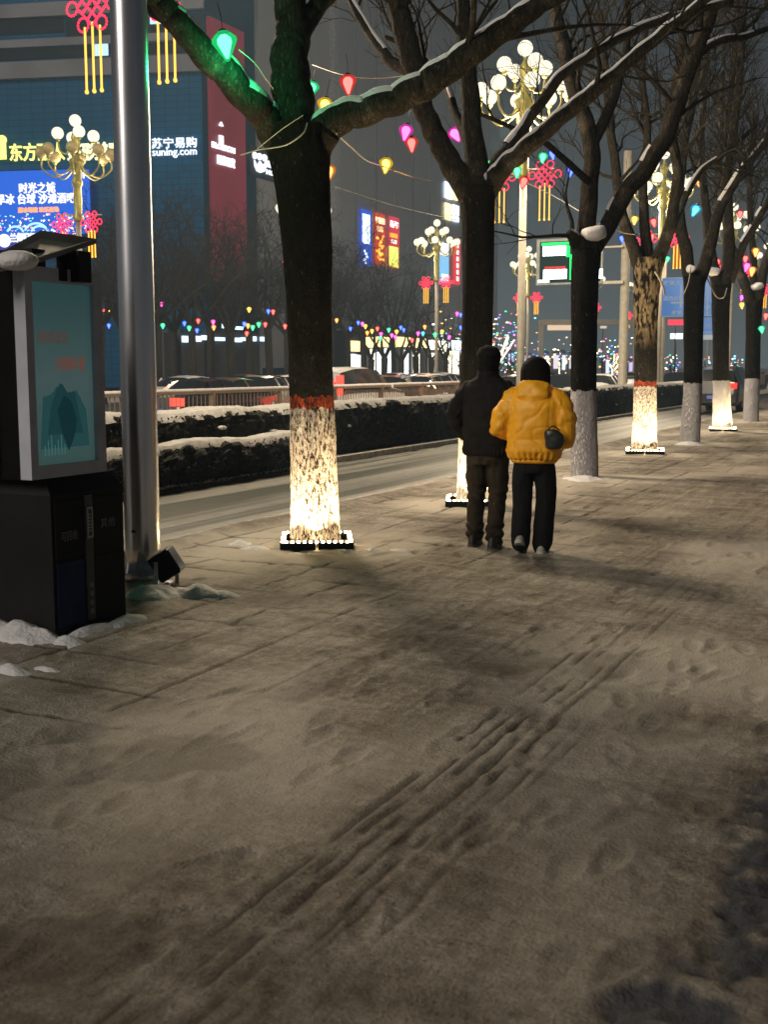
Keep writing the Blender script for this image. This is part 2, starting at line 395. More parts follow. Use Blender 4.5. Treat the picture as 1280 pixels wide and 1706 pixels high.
def build_ground():
    ymax = 70.0
    ys = [1.0]
    while ys[-1] < ymax: ys.append(ys[-1] + max(.0125, (ys[-1] - 3.0) * .0042 + .0125))
    ys = np.array(ys)
    xs = np.concatenate([np.arange(KERB, 1.6, .0165), np.arange(1.6, 14, .12)])
    X, Y = np.meshgrid(xs, ys, indexing='ij')
    dmp = np.clip(1.15 - (Y - 4) / 30, .35, 1)
    Z = (noise2(X, Y, .9, 1, 3) - .5) * .030 * dmp
    Z += (noise2(X + .3 * noise2(X, Y, .4, 9), Y * .8, .16, 2, 3) - .5) * .011 * dmp
    Z += (noise2(X, Y, .05, 3, 2) - .5) * .010
    bare = np.clip((noise2(X, Y * .75, .55, 4, 4) - .60) * 6, 0, .34)
    clean = np.clip((noise2(X, Y * .7, 1.4, 5, 3) - .52) * 4.5, 0, .75)
    bare += np.clip(np.clip((3.3 - Y) / 2.0, 0, 1) * (.42 + 1.6 * (noise2(X, Y, .4, 71, 4) - .5)), 0, .6)      # light falloff painted in: foreground colour darkened in patches
    clean *= np.clip((Y - 1.6) / 2.5, 0, 1)
    # footprints trodden into the packed snow
    rng = np.random.RandomState(3)
    for _ in range(520):
        fx = rng.uniform(-5.0, .8); fy = 1.2 + 15 * rng.rand() ** 1.4
        a = rng.normal(0.0, .3); s = rng.uniform(.6, 1.0)
        x0, x1 = np.searchsorted(xs, [fx - .25, fx + .25]); y0, y1 = np.searchsorted(ys, [fy - .3, fy + .3])
        xx = X[x0:x1, y0:y1] - fx; yy = Y[x0:x1, y0:y1] - fy
        u = xx * math.cos(a) + yy * math.sin(a); v = -xx * math.sin(a) + yy * math.cos(a)
        w = .048 + .012 * np.clip(v / .13, -1, 1)
        d = (u / w) ** 2 + (v / .135) ** 2
        Z[x0:x1, y0:y1] -= .010 * s * np.clip(1.25 - d, 0, 1) - .005 * s * np.exp(-((d - 1.7) / .5) ** 2)
        tread = .5 + .5 * np.sin(v * 2 * math.pi / .03 + a)
        bare[x0:x1, y0:y1] += .25 * s * np.clip(1.1 - d, 0, 1) * tread
    # tactile paving ribs scuffed clear along the walk
    for X0, Y0, Y1, amp, nl in ((-1.64, .9, 9.0, 1.0, 5), (-2.11, 4.4, 12, .6, 3), (-1.33, 1.0, 6, .45, 3)):
        for k in range(nl):
            wav = (noise2(X * 0 + k, Y, 1.1, 31 + k, 3) - .5) * .05
            u = X - (X0 - .15 + k * .072 + wav)
            gap = np.clip((noise2(X * 0 + 3.7 * k, Y, .24, 61 + k, 3) - .36) * 7, 0, 1)
            wear = np.clip((noise2(X * .8, Y, .7, 21, 3) - .30) * 6.0, 0, 1) * amp
            wear = wear * np.clip(1.0 * np.exp(-((Y - 2.2) / .45) ** 2) + .9 * np.exp(-((Y - 3.6) / 1.0) ** 2) + .55, 0, 1) * np.clip((Y - Y0) * 3, 0, 1) * np.clip((Y1 - Y) * .8, 0, 1)
            if X0 == -1.64: wear = np.maximum(wear, .95 * np.exp(-((Y - 2.22) / .30) ** 4) * (k < 4))
            wd = .0092 * (1 + .5 * (noise2(X, Y, .09, 91 + k, 2) - .5))
            g = np.exp(-(u / wd) ** 2) * gap * wear
            Z -= .0075 * g; Z += .004 * np.exp(-((np.abs(u) - .030) / .011) ** 2) * gap * wear * (.5 + noise2(X, Y, .05, 95, 2))
            bare += 1.5 * g
    # paving joints, half filled
    wob = (noise2(X, Y, .5, 51, 2) - .5) * .03
    jm = np.clip((noise2(X, Y, .38, 41, 3) - .45) * 8, 0, 1) * np.clip((-2.6 - X) / 1.0, 0, 1)
    for j in np.arange(KERB + .4, -2.3, .5):
        g = np.exp(-((X - j + wob) / .011) ** 2) * jm; bare += 1.3 * g; Z -= .016 * g
    jm2 = np.clip((noise2(X, Y, .45, 43, 3) - .47) * 8, 0, 1) * np.clip((-2.6 - X) / 1.0, 0, 1)
    for j in np.arange(1.4, 26, .5):
        g = np.exp(-((Y - j + wob) / (.011 + .0008 * j)) ** 2) * jm2; bare += 1.2 * g; Z -= .014 * g
    # slush ridge along the kerb and drifts round the trees
    Z += .05 * np.exp(-((X - KERB - .16) / .16) ** 2) * (.4 + noise2(X, Y, .35, 6, 4)); bare += .55 * np.exp(-((X - KERB - .12) / .14) ** 2) * np.clip(noise2(X, Y, .18, 8, 3) * 2 - .6, 0, 1)
    for b in tree_base:
        d = np.hypot((X - b.x) / 1.15, (Y - b.y) / 1.0)
        q = np.exp(-(d / .55) ** 2)
        Z += .035 * q * (.5 + noise2(X, Y, .22, 12, 3)); clean += 1.3 * np.exp(-(d / .8) ** 4); bare *= 1 - .8 * q
    # bare wet asphalt at the shop side
    edge = -0.60 + (noise2(X, Y, .30, 13, 4) - .5) * .34 + .06 * np.sin(Y * 2.1)
    wet = np.clip((X - edge) * 14, 0, 1) * np.clip((5.0 - Y + (noise2(X, Y, .5, 15, 3) - .5) * 1.5) * 2, 0, 1)
    lump = noise2(X, Y, .11, 16, 3)
    wet *= np.clip(1.0 - np.clip((lump - .52) * 6, 0, 1), 0, 1)
    Z += wet * (lump - .5) * .045 - wet * .010 + wet * (noise2(X, Y, .035, 18, 2) - .5) * .02
    mat = sidewalk_material()
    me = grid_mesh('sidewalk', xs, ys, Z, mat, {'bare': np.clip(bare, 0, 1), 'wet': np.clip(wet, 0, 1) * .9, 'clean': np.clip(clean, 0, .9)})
    o = link('sidewalk', me); tag(o, kind='structure')
    # far and rear pavement sheets
    mb = MB()
    mb.quad((KERB, 70, -.004), (14, 70, -.004), (14, 400, -.004), (KERB, 400, -.004))
    mb.quad((KERB, -12, -.004), (14, -12, -.004), (14, 1.01, -.004), (KERB, 1.01, -.004))
    tag(mb.build('pavement', M['dirty_snow']), kind='structure')
    # kerb stones
    k = MB()
    y = -10.0
    while y < 120:
        k.box((KERB - .075, y + .495, -.062), (.15, .985, .125)); y += 1.0
    tag(k.build('kerb', pmat('kerb_stone', (.30, .28, .25), .8, var=.3, bump=.4)), kind='structure')

def road_material(name, base, streak, sx):
    m, t, p = nmat(name); L = t.links.new; N = t.nodes.new
    p.inputs['Roughness'].default_value = .5
    tc = N('ShaderNodeTexCoord'); mp = N('ShaderNodeMapping'); mp.inputs['Scale'].default_value = (sx, .045, 1)
    L(tc.outputs['Object'], mp.inputs[0])
    n = N('ShaderNodeTexNoise'); n.inputs['Scale'].default_value = 1.0; n.inputs['Detail'].default_value = 5; n.inputs['Roughness'].default_value = .6; n.inputs['Distortion'].default_value = .3
    L(mp.outputs[0], n.inputs['Vector'])
    r = N('ShaderNodeValToRGB'); r.color_ramp.elements[0].position = .45; r.color_ramp.elements[1].position = .57
    r.color_ramp.elements[0].color = col4(base); r.color_ramp.elements[1].color = col4(streak)
    L(n.outputs[0], r.inputs[0])
    n2 = N('ShaderNodeTexNoise'); n2.inputs['Scale'].default_value = 7; n2.inputs['Detail'].default_value = 7
    L(tc.outputs['Object'], n2.inputs['Vector'])
    mx = N('ShaderNodeMix'); mx.data_type = 'RGBA'; mx.blend_type = 'MULTIPLY'; mx.inputs[0].default_value = .7
    r2 = N('ShaderNodeValToRGB'); r2.color_ramp.elements[0].position = .3; r2.color_ramp.elements[1].position = .7
    r2.color_ramp.elements[0].color = (.6, .6, .6, 1); r2.color_ramp.elements[1].color = (1.1, 1.1, 1.1, 1)
    L(n2.outputs[0], r2.inputs[0]); L(r.outputs[0], mx.inputs[6]); L(r2.outputs[0], mx.inputs[7]); L(mx.outputs[2], p.inputs['Base Color'])
    b = N('ShaderNodeBump'); b.inputs['Strength'].default_value = .4; b.inputs['Distance'].default_value = .02
    L(n2.outputs[0], b.inputs['Height']); L(b.outputs[0], p.inputs['Normal'])
    return m

def build_roads():
    xs = np.arange(-10.4, KERB - .14, .05); ys = np.concatenate([np.arange(-12, 5, .5), np.arange(5, 40, .07), np.arange(40, 160, .8)])
    X, Y = np.meshgrid(xs, ys, indexing='ij')
    Z = -.12 + (noise2(X, Y * .12, .45, 61, 3) - .5) * .03 + .06 * np.exp(-((X - KERB + .2) / .16) ** 2) * noise2(X, Y, .3, 62, 3) + .05 * np.exp(-((X + 9.6) / .35) ** 2) * noise2(X, Y, .4, 63, 3)
    me = grid_mesh('side_road', xs, ys, Z, road_material('snowy_asphalt', (.020, .025, .019), (.165, .165, .155), 2.3))
    tag(link('side_road', me), kind='structure')
    mb = MB(); mb.box((-10.6, 90, -.20), (1.8, 210, .4)); tag(mb.build('median_soil', M['dirty_snow']), kind='structure')
    mb = MB(); mb.quad((-37, -40, -.16), (-11.5, -40, -.16), (-11.5, 420, -.16), (-37, 420, -.16))
    tag(mb.build('main_road', road_material('main_asphalt', (.03, .03, .03), (.09, .09, .088), .5)), kind='structure')
    mb = MB(); mb.quad((-900, -300, -.6), (900, -300, -.6), (900, 1500, -.6), (-900, 1500, -.6))
    tag(mb.build('ground', pmat('ground_snow', (.25, .25, .26), .9, scale=.2)), kind='structure')
    mb = MB(); mb.box((-43.5, 190, -.30), (13, 460, .2)); tag(mb.build('far_pavement', M['dirty_snow']), kind='structure')
build_ground(); build_roads()

# ================================================================== BUILDINGS
def text_mesh(body, height, ext=.02, bold=0.0):
    c = bpy.data.curves.new('lettering', 'FONT'); c.body = body; c.size = 1.0; c.align_x = 'LEFT'; c.offset = bold; c.extrude = .01
    c.resolution_u = 3
    o = bpy.data.objects.new('lettering', c); COL.objects.link(o)
    dg = bpy.context.evaluated_depsgraph_get()
    me = bpy.data.meshes.new_from_object(o.evaluated_get(dg))
    bpy.data.objects.remove(o); bpy.data.curves.remove(c)
    P = [v.co.copy() for v in me.vertices]; F = [tuple(p.vertices) for p in me.polygons]
    bpy.data.meshes.remove(me)
    x0 = min(p.x for p in P); x1 = max(p.x for p in P); y0 = min(p.y for p in P); y1 = max(p.y for p in P)
    return P, F, (x0, x1, y0, y1)
def text_on(mb, body, P0, ax, up, nrm, w, h, ext=.05, bold=.0):
    """fit the writing into the box w x h whose lower left corner is P0"""
    P, F, (x0, x1, y0, y1) = text_mesh(body, h, bold=bold)
    vs = [P0 + ax * ((p.x - x0) / (x1 - x0) * w) + up * ((p.y - y0) / (y1 - y0) * h) + nrm * (ext if p.z > 0 else 0.002) for p in P]
    mb.add(vs, F)
UP = Vector((0, 0, 1))
class Face:
    """a vertical wall plane: picture rectangles become panels on it"""
    def __init__(s, P, ax, nrm): s.P = Vector(P); s.ax = Vector(ax).normalized(); s.n = Vector(nrm).normalized()
    def pt(s, px, py, off=0.0): return onplane(px, py, s.P + s.n * off, s.n)
    def rect(s, px0, py0, px1, py1, off=0.0):
        a = s.pt(px0, (py0 + py1) / 2, off); b = s.pt(px1, (py0 + py1) / 2, off)
        zc0 = s.pt((px0 + px1) / 2, py1, off).z; zc1 = s.pt((px0 + px1) / 2, py0, off).z
        w = (b - a).dot(s.ax)
        return Vector((a.x, a.y, zc0)), w, zc1 - zc0
    def panel(s, mb, r, t=.12):
        p, w, h = r
        mb.slab([p, p + s.ax * w, p + s.ax * w + UP * h, p + UP * h], s.n * t)

def build_store():
    corner = atx(343, 500, -50.0); corner.z = 0
    # frontal facade, running to the picture's left of the corner
    ax = (RGT - FWD * .16).normalized(); n1 = Vector((ax.y, -ax.x, 0))
    if n1.dot(FWD) > 0: n1 = -n1
    f1 = Face(corner, ax, n1)
    f2 = Face(corner, (0, 1, 0), (1, 0, 0))
    root = thing('department_store', corner, 'tall dark teal store block with lit signs and a blue screen', 'building')
    Hh = 60.0
    far = corner + Vector((0, 62, 0)); left = corner - ax * 75
    back = left - n1 * 40
    wall = MB()
    wall.slab([left, corner, far, far + Vector((-45, 0, 0)), back], (0, 0, Hh))
    m, t, p = nmat('cladding'); L = t.links.new; N = t.nodes.new
    tc = N('ShaderNodeTexCoord'); br = N('ShaderNodeTexBrick'); mpp = N('ShaderNodeMapping'); mpp.inputs['Rotation'].default_value = (R(90), 0, 0)
    L(tc.outputs['Object'], mpp.inputs[0])
    br.inputs['Scale'].default_value = .55; br.inputs['Color1'].default_value = (.006, .088, .20, 1); br.inputs['Color2'].default_value = (.005, .076, .17, 1); br.inputs['Mortar'].default_value = (.003, .055, .12, 1)
    br.offset = 0; br.inputs['Mortar Size'].default_value = .022
    L(mpp.outputs[0], br.inputs['Vector']); L(br.outputs['Color'], p.inputs['Base Color']); p.inputs['Roughness'].default_value = .6; p.inputs['Specular IOR Level'].default_value = .08
    wall.build('wall', m, root, corner)
    # pale bands and dark window strips near the top of the frontal facade
    bm_ = pmat('pale_band', (.16, .16, .18), .7, scale=.3)
    for py0, py1 in ((0, 26), (60, 76), (97, 128)):
        b_ = MB(); f1.panel(b_, f1.rect(-70, py0 + 3, 341, py1, 0.0), .35); b_.build('facade_band', bm_, root, corner)
    for px0, px1, py0, py1 in ((-60, 105, 28, 58), (110, 335, 28, 58), (-60, 335, 78, 95)):
        b_ = MB(); f1.panel(b_, f1.rect(px0, py0, px1, py1), .08); b_.build('window_strip', M['glass_dark'], root, corner)
    lwm = emat('lit_window', (.6, .85, 1), 1.2)
    for q in ((158, 70, 180, 93), (250, 12, 268, 40)):
        lw = MB(); f1.panel(lw, f1.rect(*q, .1), .1); lw.build('lit_window', lwm, root, corner)
    # red washed panel on the side facade
    red = MB(); q0 = atx(343, 200, -50); q1 = atx(404, 200, -50)
    red.slab([Vector((-50, q0.y + .25, 8)), Vector((-50, q1.y, 8)), Vector((-50, q1.y, 27)), Vector((-50, q0.y + .25, 27))], (.25, 0, 0))
    mr = nmat('red_panel')
    mm, t, p = mr; p.inputs['Base Color'].default_value = (.26, .04, .06, 1); p.inputs['Emission Color'].default_value = (1, .11, .19, 1)
    nz = t.nodes.new('ShaderNodeTexNoise'); nz.inputs['Scale'].default_value = .7; nz.inputs['Detail'].default_value = 4
    mz = t.nodes.new('ShaderNodeMath'); mz.operation = 'MULTIPLY_ADD'; mz.inputs[1].default_value = .20; mz.inputs[2].default_value = .0
    t.links.new(nz.outputs[0], mz.inputs[0]); t.links.new(mz.outputs[0], p.inputs['Emission Strength'])
    try: mm.cycles.emission_sampling = 'NONE'
    except Exception: pass
    red.build('red_panel', mm, root, corner)
    pmw, tw, pw = nmat('window_grid'); tcw = tw.nodes.new('ShaderNodeTexCoord'); bw = tw.nodes.new('ShaderNodeTexBrick'); mw_ = tw.nodes.new('ShaderNodeMapping'); mw_.inputs['Rotation'].default_value = (R(90), 0, R(90))
    tw.links.new(tcw.outputs['Object'], mw_.inputs[0]); tw.links.new(mw_.outputs[0], bw.inputs['Vector']); bw.offset = 0; bw.inputs['Scale'].default_value = .32
    bw.inputs['Color1'].default_value = (.16, .17, .20, 1); bw.inputs['Color2'].default_value = (.22, .23, .26, 1); bw.inputs['Mortar'].default_value = (.50, .51, .56, 1); bw.inputs['Mortar Size'].default_value = .09
    tw.links.new(bw.outputs['Color'], pw.inputs['Base Color']); pw.inputs['Roughness'].default_value = .35
    # lattice of slim piers on the side facade
    pm_ = pmat('pier', (.42, .43, .48), .7, scale=.2); y = q1.y + 2
    while y < far.y - 4:
        pier = MB(); pier.box((-49.93, y, 30), (.2, .30, 58)); pier.build('wall_pier', pm_, root, corner)
        pier = MB(); pier.box((-49.96, y + 2.1, 30), (.12, 3.8, 57)); pier.build('wall_panel', pmw, root, corner); y += 4.2
    E1 = emat('sign_white', (.86, .92, 1), 1.5); EY = emat('sign_yellow', (1, .86, .22), 1.7); EW = emat('sign_letter_white', (1, 1, 1), 1.4)
    def sign(label, name, cat, boards, texts, face, group=None):
        """boards: (rect, mat, thickness); texts: (string, rect, mat, bold)"""
        c = None; rt = None
        for rect, mat, th in boards:
            r = face.rect(*rect, .3)
            if rt is None: rt = thing(name, r[0], label, cat, group)
            mb = MB(); face.panel(mb, r, th); mb.build('board', mat, rt, rt.location)
        for body, rect, mat, bold in texts:
            off = .3 + (boards[0][2] if boards else 0)
            r = face.rect(*rect, off)
            if rt is None: rt = thing(name, r[0], label, cat, group)
            mb = MB(); text_on(mb, body, r[0], face.ax, UP, face.n, r[1], r[2], .12, bold)
            mb.build('lettering', mat, rt, rt.location)
        return rt
    dark = pmat('sign_board', (.03, .04, .05), .6)
    sign('long yellow lit Chinese lettering above the blue screen', 'shop_sign', 'sign', [], [('东方丽人', (16, 238, 108, 268), EY, .015), ('整形美容医院', (112, 236, 250, 267), emat('sign_cream', (1, .93, .5), 1.7), .03)], f1)
    g = sign('yellow emblem block at the edge of the yellow lettering', 'sign_emblem', 'sign', [((-20, 236, 10, 266), EY, .2)], [], f1)
    mb = MB(); c = f1.pt(3, 233, .5); mb.ball(c, .35, 10, 6); mb.build('dot', EY, g, g.location)
    sc = sign('big blue video screen with white Chinese slogans', 'video_screen', 'screen',
         [((-90, 286, 150, 392), emat('screen_blue', (.025, .15, .78), 1.0), .3)],
         [('时光之城', (32, 304, 92, 322), EW, .012), ('旱冰 台球 沙滩酒吧', (-6, 322, 126, 340), EW, .012), ('溜冰场馆 欢乐夜场', (30, 345, 98, 354), emat('sign_orange', (1, .3, .12), 2), .02), ('F', (138, 287, 146, 297), EW, .012)], f1)
    # confetti and arcs of the picture running on the screen
    rng = random.Random(5)
    cols = [((.6, .9, 1), 2.5), ((1, .35, .2), 2.2), ((.3, 1, .7), 1.6), ((1, .85, .6), 2.4)]
    for ci, (c, s) in enumerate(cols):
        mb = MB()
        for _ in range(34):
            x = rng.uniform(-20, 148); yy = rng.uniform(358, 390) - (8 * rng.random() if rng.random() < .3 else 0)
            w = rng.uniform(1.0, 4.0)
            f1.panel(mb, f1.rect(x, yy, x + w, yy + rng.uniform(1, 3), .62), .03)
        mb.build('screen_image', emat('confetti', c, s), sc, sc.location)
    mb = MB()
    for cx, rr in ((60, 20), (66, 15), (25, 14)):
        pts = [f1.pt(cx + rr * math.cos(a), 390 - rr * .9 * math.sin(a), .66) for a in np.linspace(.3, 2.8, 12)]
        mb.tube(pts, .08, 5)
    mb.build('screen_arc', emat('screen_arc', (.4, .75, 1), 1.6), sc, sc.location)
    s3 = sign('indigo bank sign with white round emblem below the video screen', 'bank_sign', 'sign', [((-80, 394, 128, 424), emat('sign_indigo', (.07, .08, .45), .8), .25)], [('兰州银行', (17, 388, 60, 404), E1, .03)], f1)
    mb = MB(); c = f1.pt(7, 401, .75); mb.tube([c, c + f1.n * .06], .5, 20); mb.build('emblem', E1, s3, s3.location)
    sign('white lit lettering of two rows on the teal wall beside the red panel', 'shop_sign', 'sign', [], [('苏宁易购', (253, 229, 328, 247), E1, .008), ('suning.com', (254, 247, 328, 263), E1, .008)], f1)
    s5 = sign('white lit tower emblem and lettering on the red panel', 'tower_sign', 'sign', [], [('BLOSSOM', (352, 241, 390, 251), E1, .03), ('国芳百货', (361, 261, 390, 277), E1, .03)], f2)
    mb = MB()
    a = f2.rect(364, 226, 370, 240, .3); f2.panel(mb, a, .15)
    b = f2.rect(363.5, 205, 370, 210, .3)
    mb.slab([b[0], b[0] + f2.ax * b[1], b[0] + f2.ax * b[1] * .5 + UP * b[2] * 1.4], f2.n * .15)
    mb.build('emblem', E1, s5, s5.location)
    s6 = sign('white crown emblem sign on the dark navy board', 'crown_sign', 'sign', [((415, 250, 470, 300), pmat('navy_board', (.02, .03, .06), .6), .1)], [('皇都', (443, 270, 470, 282), E1, .03), ('HOTEL', (443, 286, 470, 294), E1, .02)], f2)
    mb = MB()
    for k, (x, yb) in enumerate(((424, 259), (432, 261), (440, 263))):
        c = f2.pt(x, yb, .45); mb.ball(c, .28, 8, 6)
    pts = [f2.pt(x, y, .42) for x, y in ((422.5, 266), (423.5, 277), (427, 285), (433, 288), (439, 286), (442, 279), (442.5, 268), (437, 276), (432, 268), (427, 276))]
    mb.slab(pts, f2.n * .12); mb.build('emblem', E1, s6, s6.location)
    # three hanging banners
    for nm, (x0, y0, x1, y1), cb, lab in (('b', (601, 350, 618, 442), (.03, .10, .65), 'blue lit banner with a white panel on the grey facade'),
                                       ('r', (625, 356, 641, 440), (.62, .05, .03), 'red lit banner with golden blossoms between the other two banners'),
                                       ('p', (648, 362, 664, 446), (.70, .04, .07), 'red over yellow lit banner beside the golden blossom banner')):
        rt = thing('lit_banner', f2.rect(x0, y0, x1, y1, .3)[0], lab, 'banner', 'lit banners on the facade')
        mb = MB(); f2.panel(mb, f2.rect(x0, y0, x1, y1, .3), .1); mb.build('board', emat('banner', cb, 1.0), rt, rt.location)
        def pan(rects, c, s, name='print'):
            mb = MB()
            for q in rects: f2.panel(mb, f2.rect(*q, .42), .04)
            mb.build(name, emat('banner_print', c, s), rt, rt.location)
        def txt(body, q, c, s):
            r = f2.rect(*q, .47); mb = MB(); text_on(mb, body, r[0], f2.ax, UP, f2.n, r[1], r[2], .05, .02); mb.build('lettering', emat('banner_letter', c, s), rt, rt.location)
        if nm == 'b':
            pan([(604, 357, 616, 406)], (.75, .9, 1), 2.2); pan([(606 + 2 * (i % 3), 416 + 5 * i, 609 + 2 * (i % 3) + i % 2, 420 + 5 * i) for i in range(5)], (.75, .9, 1), 1.8)
        elif nm == 'r':
            txt('年货盛宴', (625.5, 362, 641, 373), (1, .75, .4), 2); txt('福满', (628, 377, 638, 386), (1, .7, .35), 1.5)
            rg = random.Random(2); pan([(626 + rg.uniform(0, 12), 392 + i * 2.4, 630 + rg.uniform(0, 10), 396 + i * 2.4) for i in range(17)], (1, .55, .05), 1.8)
        else:
            txt('新年', (650, 368, 664, 380), (1, .85, .85), 2.2); txt('大吉', (651, 399, 661, 406), (1, .9, .8), 1.8)
            pan([(650, 389, 662, 396)], (1, .32, .02), 2.0); pan([(648.4, 411, 663.6, 445)], (.85, .85, .12), 1.5); pan([(651 + 3 * (i % 4), 414 + 4 * i, 654 + 3 * (i % 4), 416 + 4 * i) for i in range(7)], (1, 1, .6), 2.0)
    for q, c, lab in (((733, 405, 747, 470), (.25, .6, .95), 'pale blue and white lit banner behind the twin knot lamp'), ((756, 400, 766, 474), (.75, .05, .05), 'narrow red lit banner half hidden by the second trunk')):
        rt = thing('lit_banner', f2.rect(*q, .3)[0], lab, 'banner', 'lit banners on the facade')
        mb = MB(); f2.panel(mb, f2.rect(*q, .3), .1); mb.build('board', emat('banner', c, 1.1), rt, rt.location)
        mb = MB(); x0, y0, x1, y1 = q
        if c[2] > .5:
            f2.panel(mb, f2.rect(x0, y0, x1, y0 + 20, .42), .04); f2.panel(mb, f2.rect(x0 + 3, y0 + 52, x1, y1 - 3, .42), .04)
        else:
            for i in range(6): f2.panel(mb, f2.rect(x1 - 5, y0 + 6 + i * 11, x1 - 2, y0 + 13 + i * 11, .42), .04)
        mb.build('print', emat('banner_print', (.9, .95, 1), 2.0), rt, rt.location)
    wc, ww = emat('lit_pane_cool', (.75, .88, 1), 2.2), emat('lit_pane_warm', (1, .8, .38), 2.2)
    for q, wm in (((741, 304, 752, 331), wc), ((741, 339, 751, 366), ww), ((754, 318, 762, 333), ww), ((754, 342, 764, 369), wc)):
        lw = MB(); f2.panel(lw, f2.rect(*q, .2), .1); lw.build('lit_window', wm, root, corner)
    # vertical pale downpipe at the facade
    mb = MB(); a = atx(558, 300, -49.7); mb.box((-49.7, a.y, 22), (.6, .9, 36)); mb.build('corner_pier', pmat('pale_pier', (.55, .56, .62), .6), root, corner)
build_store()

def shopfronts():
    # brightly lit arcade at the foot of the grey facade
    X = -46.5
    mw = emat('shop_white', (.85, .93, 1), 3.0); my = emat('shop_yellow', (1, .74, .30), 2.4); mc = emat('shop_cream', (1, .93, .72), 3.2)
    dk = pmat('shop_dark', (.03, .03, .035), .5)
    specs = [(578, 600, 566, 600, my, mw, 'small lit kiosk shop with pale white sign strip'),
             (608, 624, 560, 602, my, mc, 'yellow lit shopfront left of the forked trees'),
             (626, 660, 560, 612, my, mw, 'wide shopfront with yellow canopy lights and white windows'),
             (661, 684, 560, 618, my, mw, 'shopfront glowing white beneath a cream fascia'),
             (686, 712, 562, 620, my, mc, 'yellow fascia shopfront behind the forked tree'),
             (714, 744, 566, 616, mc, mc, 'brightest white shopfront behind the lamp post'),
             (746, 770, 566, 622, mw, mc, 'white shopfront cut off by the second trunk')]
    for px0, px1, py0, py1, mf, mg, lab in specs:
        a = atx(px0, 590, X); b = atx(px1, 590, X); z1 = atx((px0 + px1) / 2, py0, X).z; z0 = -.2
        rt = thing('lit_shopfront', (X, a.y, z0), lab, 'shop', 'lit shops across the road')
        L = b.y - a.y - .12; Hh = z1 - z0
        mb = MB(); mb.box((-1.6, L / 2, Hh / 2 + .25), (3, L, Hh + .5)); mb.build('wall', dk, rt)
        mb = MB()
        n = max(2, int(L / .9))
        for k in range(n): mb.box((.05, (k + .5) * L / n, Hh - .55), (.14, L / n * .78, .9))
        mb.build('fascia', mf, rt)
        k = 0; y = .3; rg = random.Random(px0)
        while y < L - .8:
            w = rg.uniform(.5, 1.5)
            mb = MB()
            if rg.random() < .75: mb.box((.03, min(y + w / 2, L - .3), (Hh - 1.3) / 2 + .3), (.12, min(w, L - y) * .85, (Hh - 1.5) * rg.uniform(.75, 1)))
            if mb.v: mb.build('window', mg, rt)
            y += w
    # cool strip of shop light behind the bare trees
    for i, (px0, px1, py0, py1) in enumerate(((275, 293, 562, 567), (303, 342, 558, 568), (358, 434, 559, 568))):
        Xs = -43.0
        a = atx(px0, 563, Xs); b = atx(px1, 563, Xs); z0 = atx(px0, py1, Xs).z; z1 = atx(px0, py0, Xs).z
        lab = ['short bluish lit shop canopy beside the steel pole', 'middle bluish lit shop canopy behind the bare trees', 'longest bluish lit shop canopy behind the bare trees'][i]
        rt = thing('lit_canopy', (Xs, a.y, -.2), lab, 'shop canopy', 'cool lit shop canopies across the road')
        L = b.y - a.y
        mb = MB(); mb.box((-1, L / 2, (z1 + .5) / 2), (1.8, L, z1 + .5)); mb.build('wall', dk, rt)
        mb = MB(); y = 0; rg = random.Random(i + 40)
        while y < L:
            w = rg.uniform(.3, 1.4); 
            if rg.random() < .85: mb.box((.05, y + w / 2, (z0 + z1) / 2 + .2 + rg.uniform(-.1, .1)), (.2, w * .9, (z1 - z0) * rg.uniform(.5, 1.1)))
            y += w + rg.uniform(0, .25)
        mb.build('light_strip', emat('cool_strip', (.55, .78, 1), 2.2), rt)
    # lit store name above the strip
    Xs = -43.2; P = atx(369, 551, Xs)
    rt = thing('shop_sign', P, 'small white lit lettering above the bluish canopies among bare trees', 'sign')
    r = Face((Xs, 0, 0), (0, 1, 0), (1, 0, 0))
    mb = MB(); q = r.rect(369, 537, 383, 547); text_on(mb, '超市', q[0], r.ax, UP, r.n, q[1], q[2], .1, .03)
    q = r.rect(384, 544, 404, 549); text_on(mb, 'MARKET', q[0], r.ax, UP, r.n, q[1], q[2], .1, .02)
    mb.build('lettering', emat('sign_cold', (.6, .85, 1), 2.5), rt, P)
    mb = MB(); q = r.rect(366, 549.5, 406, 551, 0); r.panel(mb, q, .08); mb.build('rail', dk, rt, P)
shopfronts()
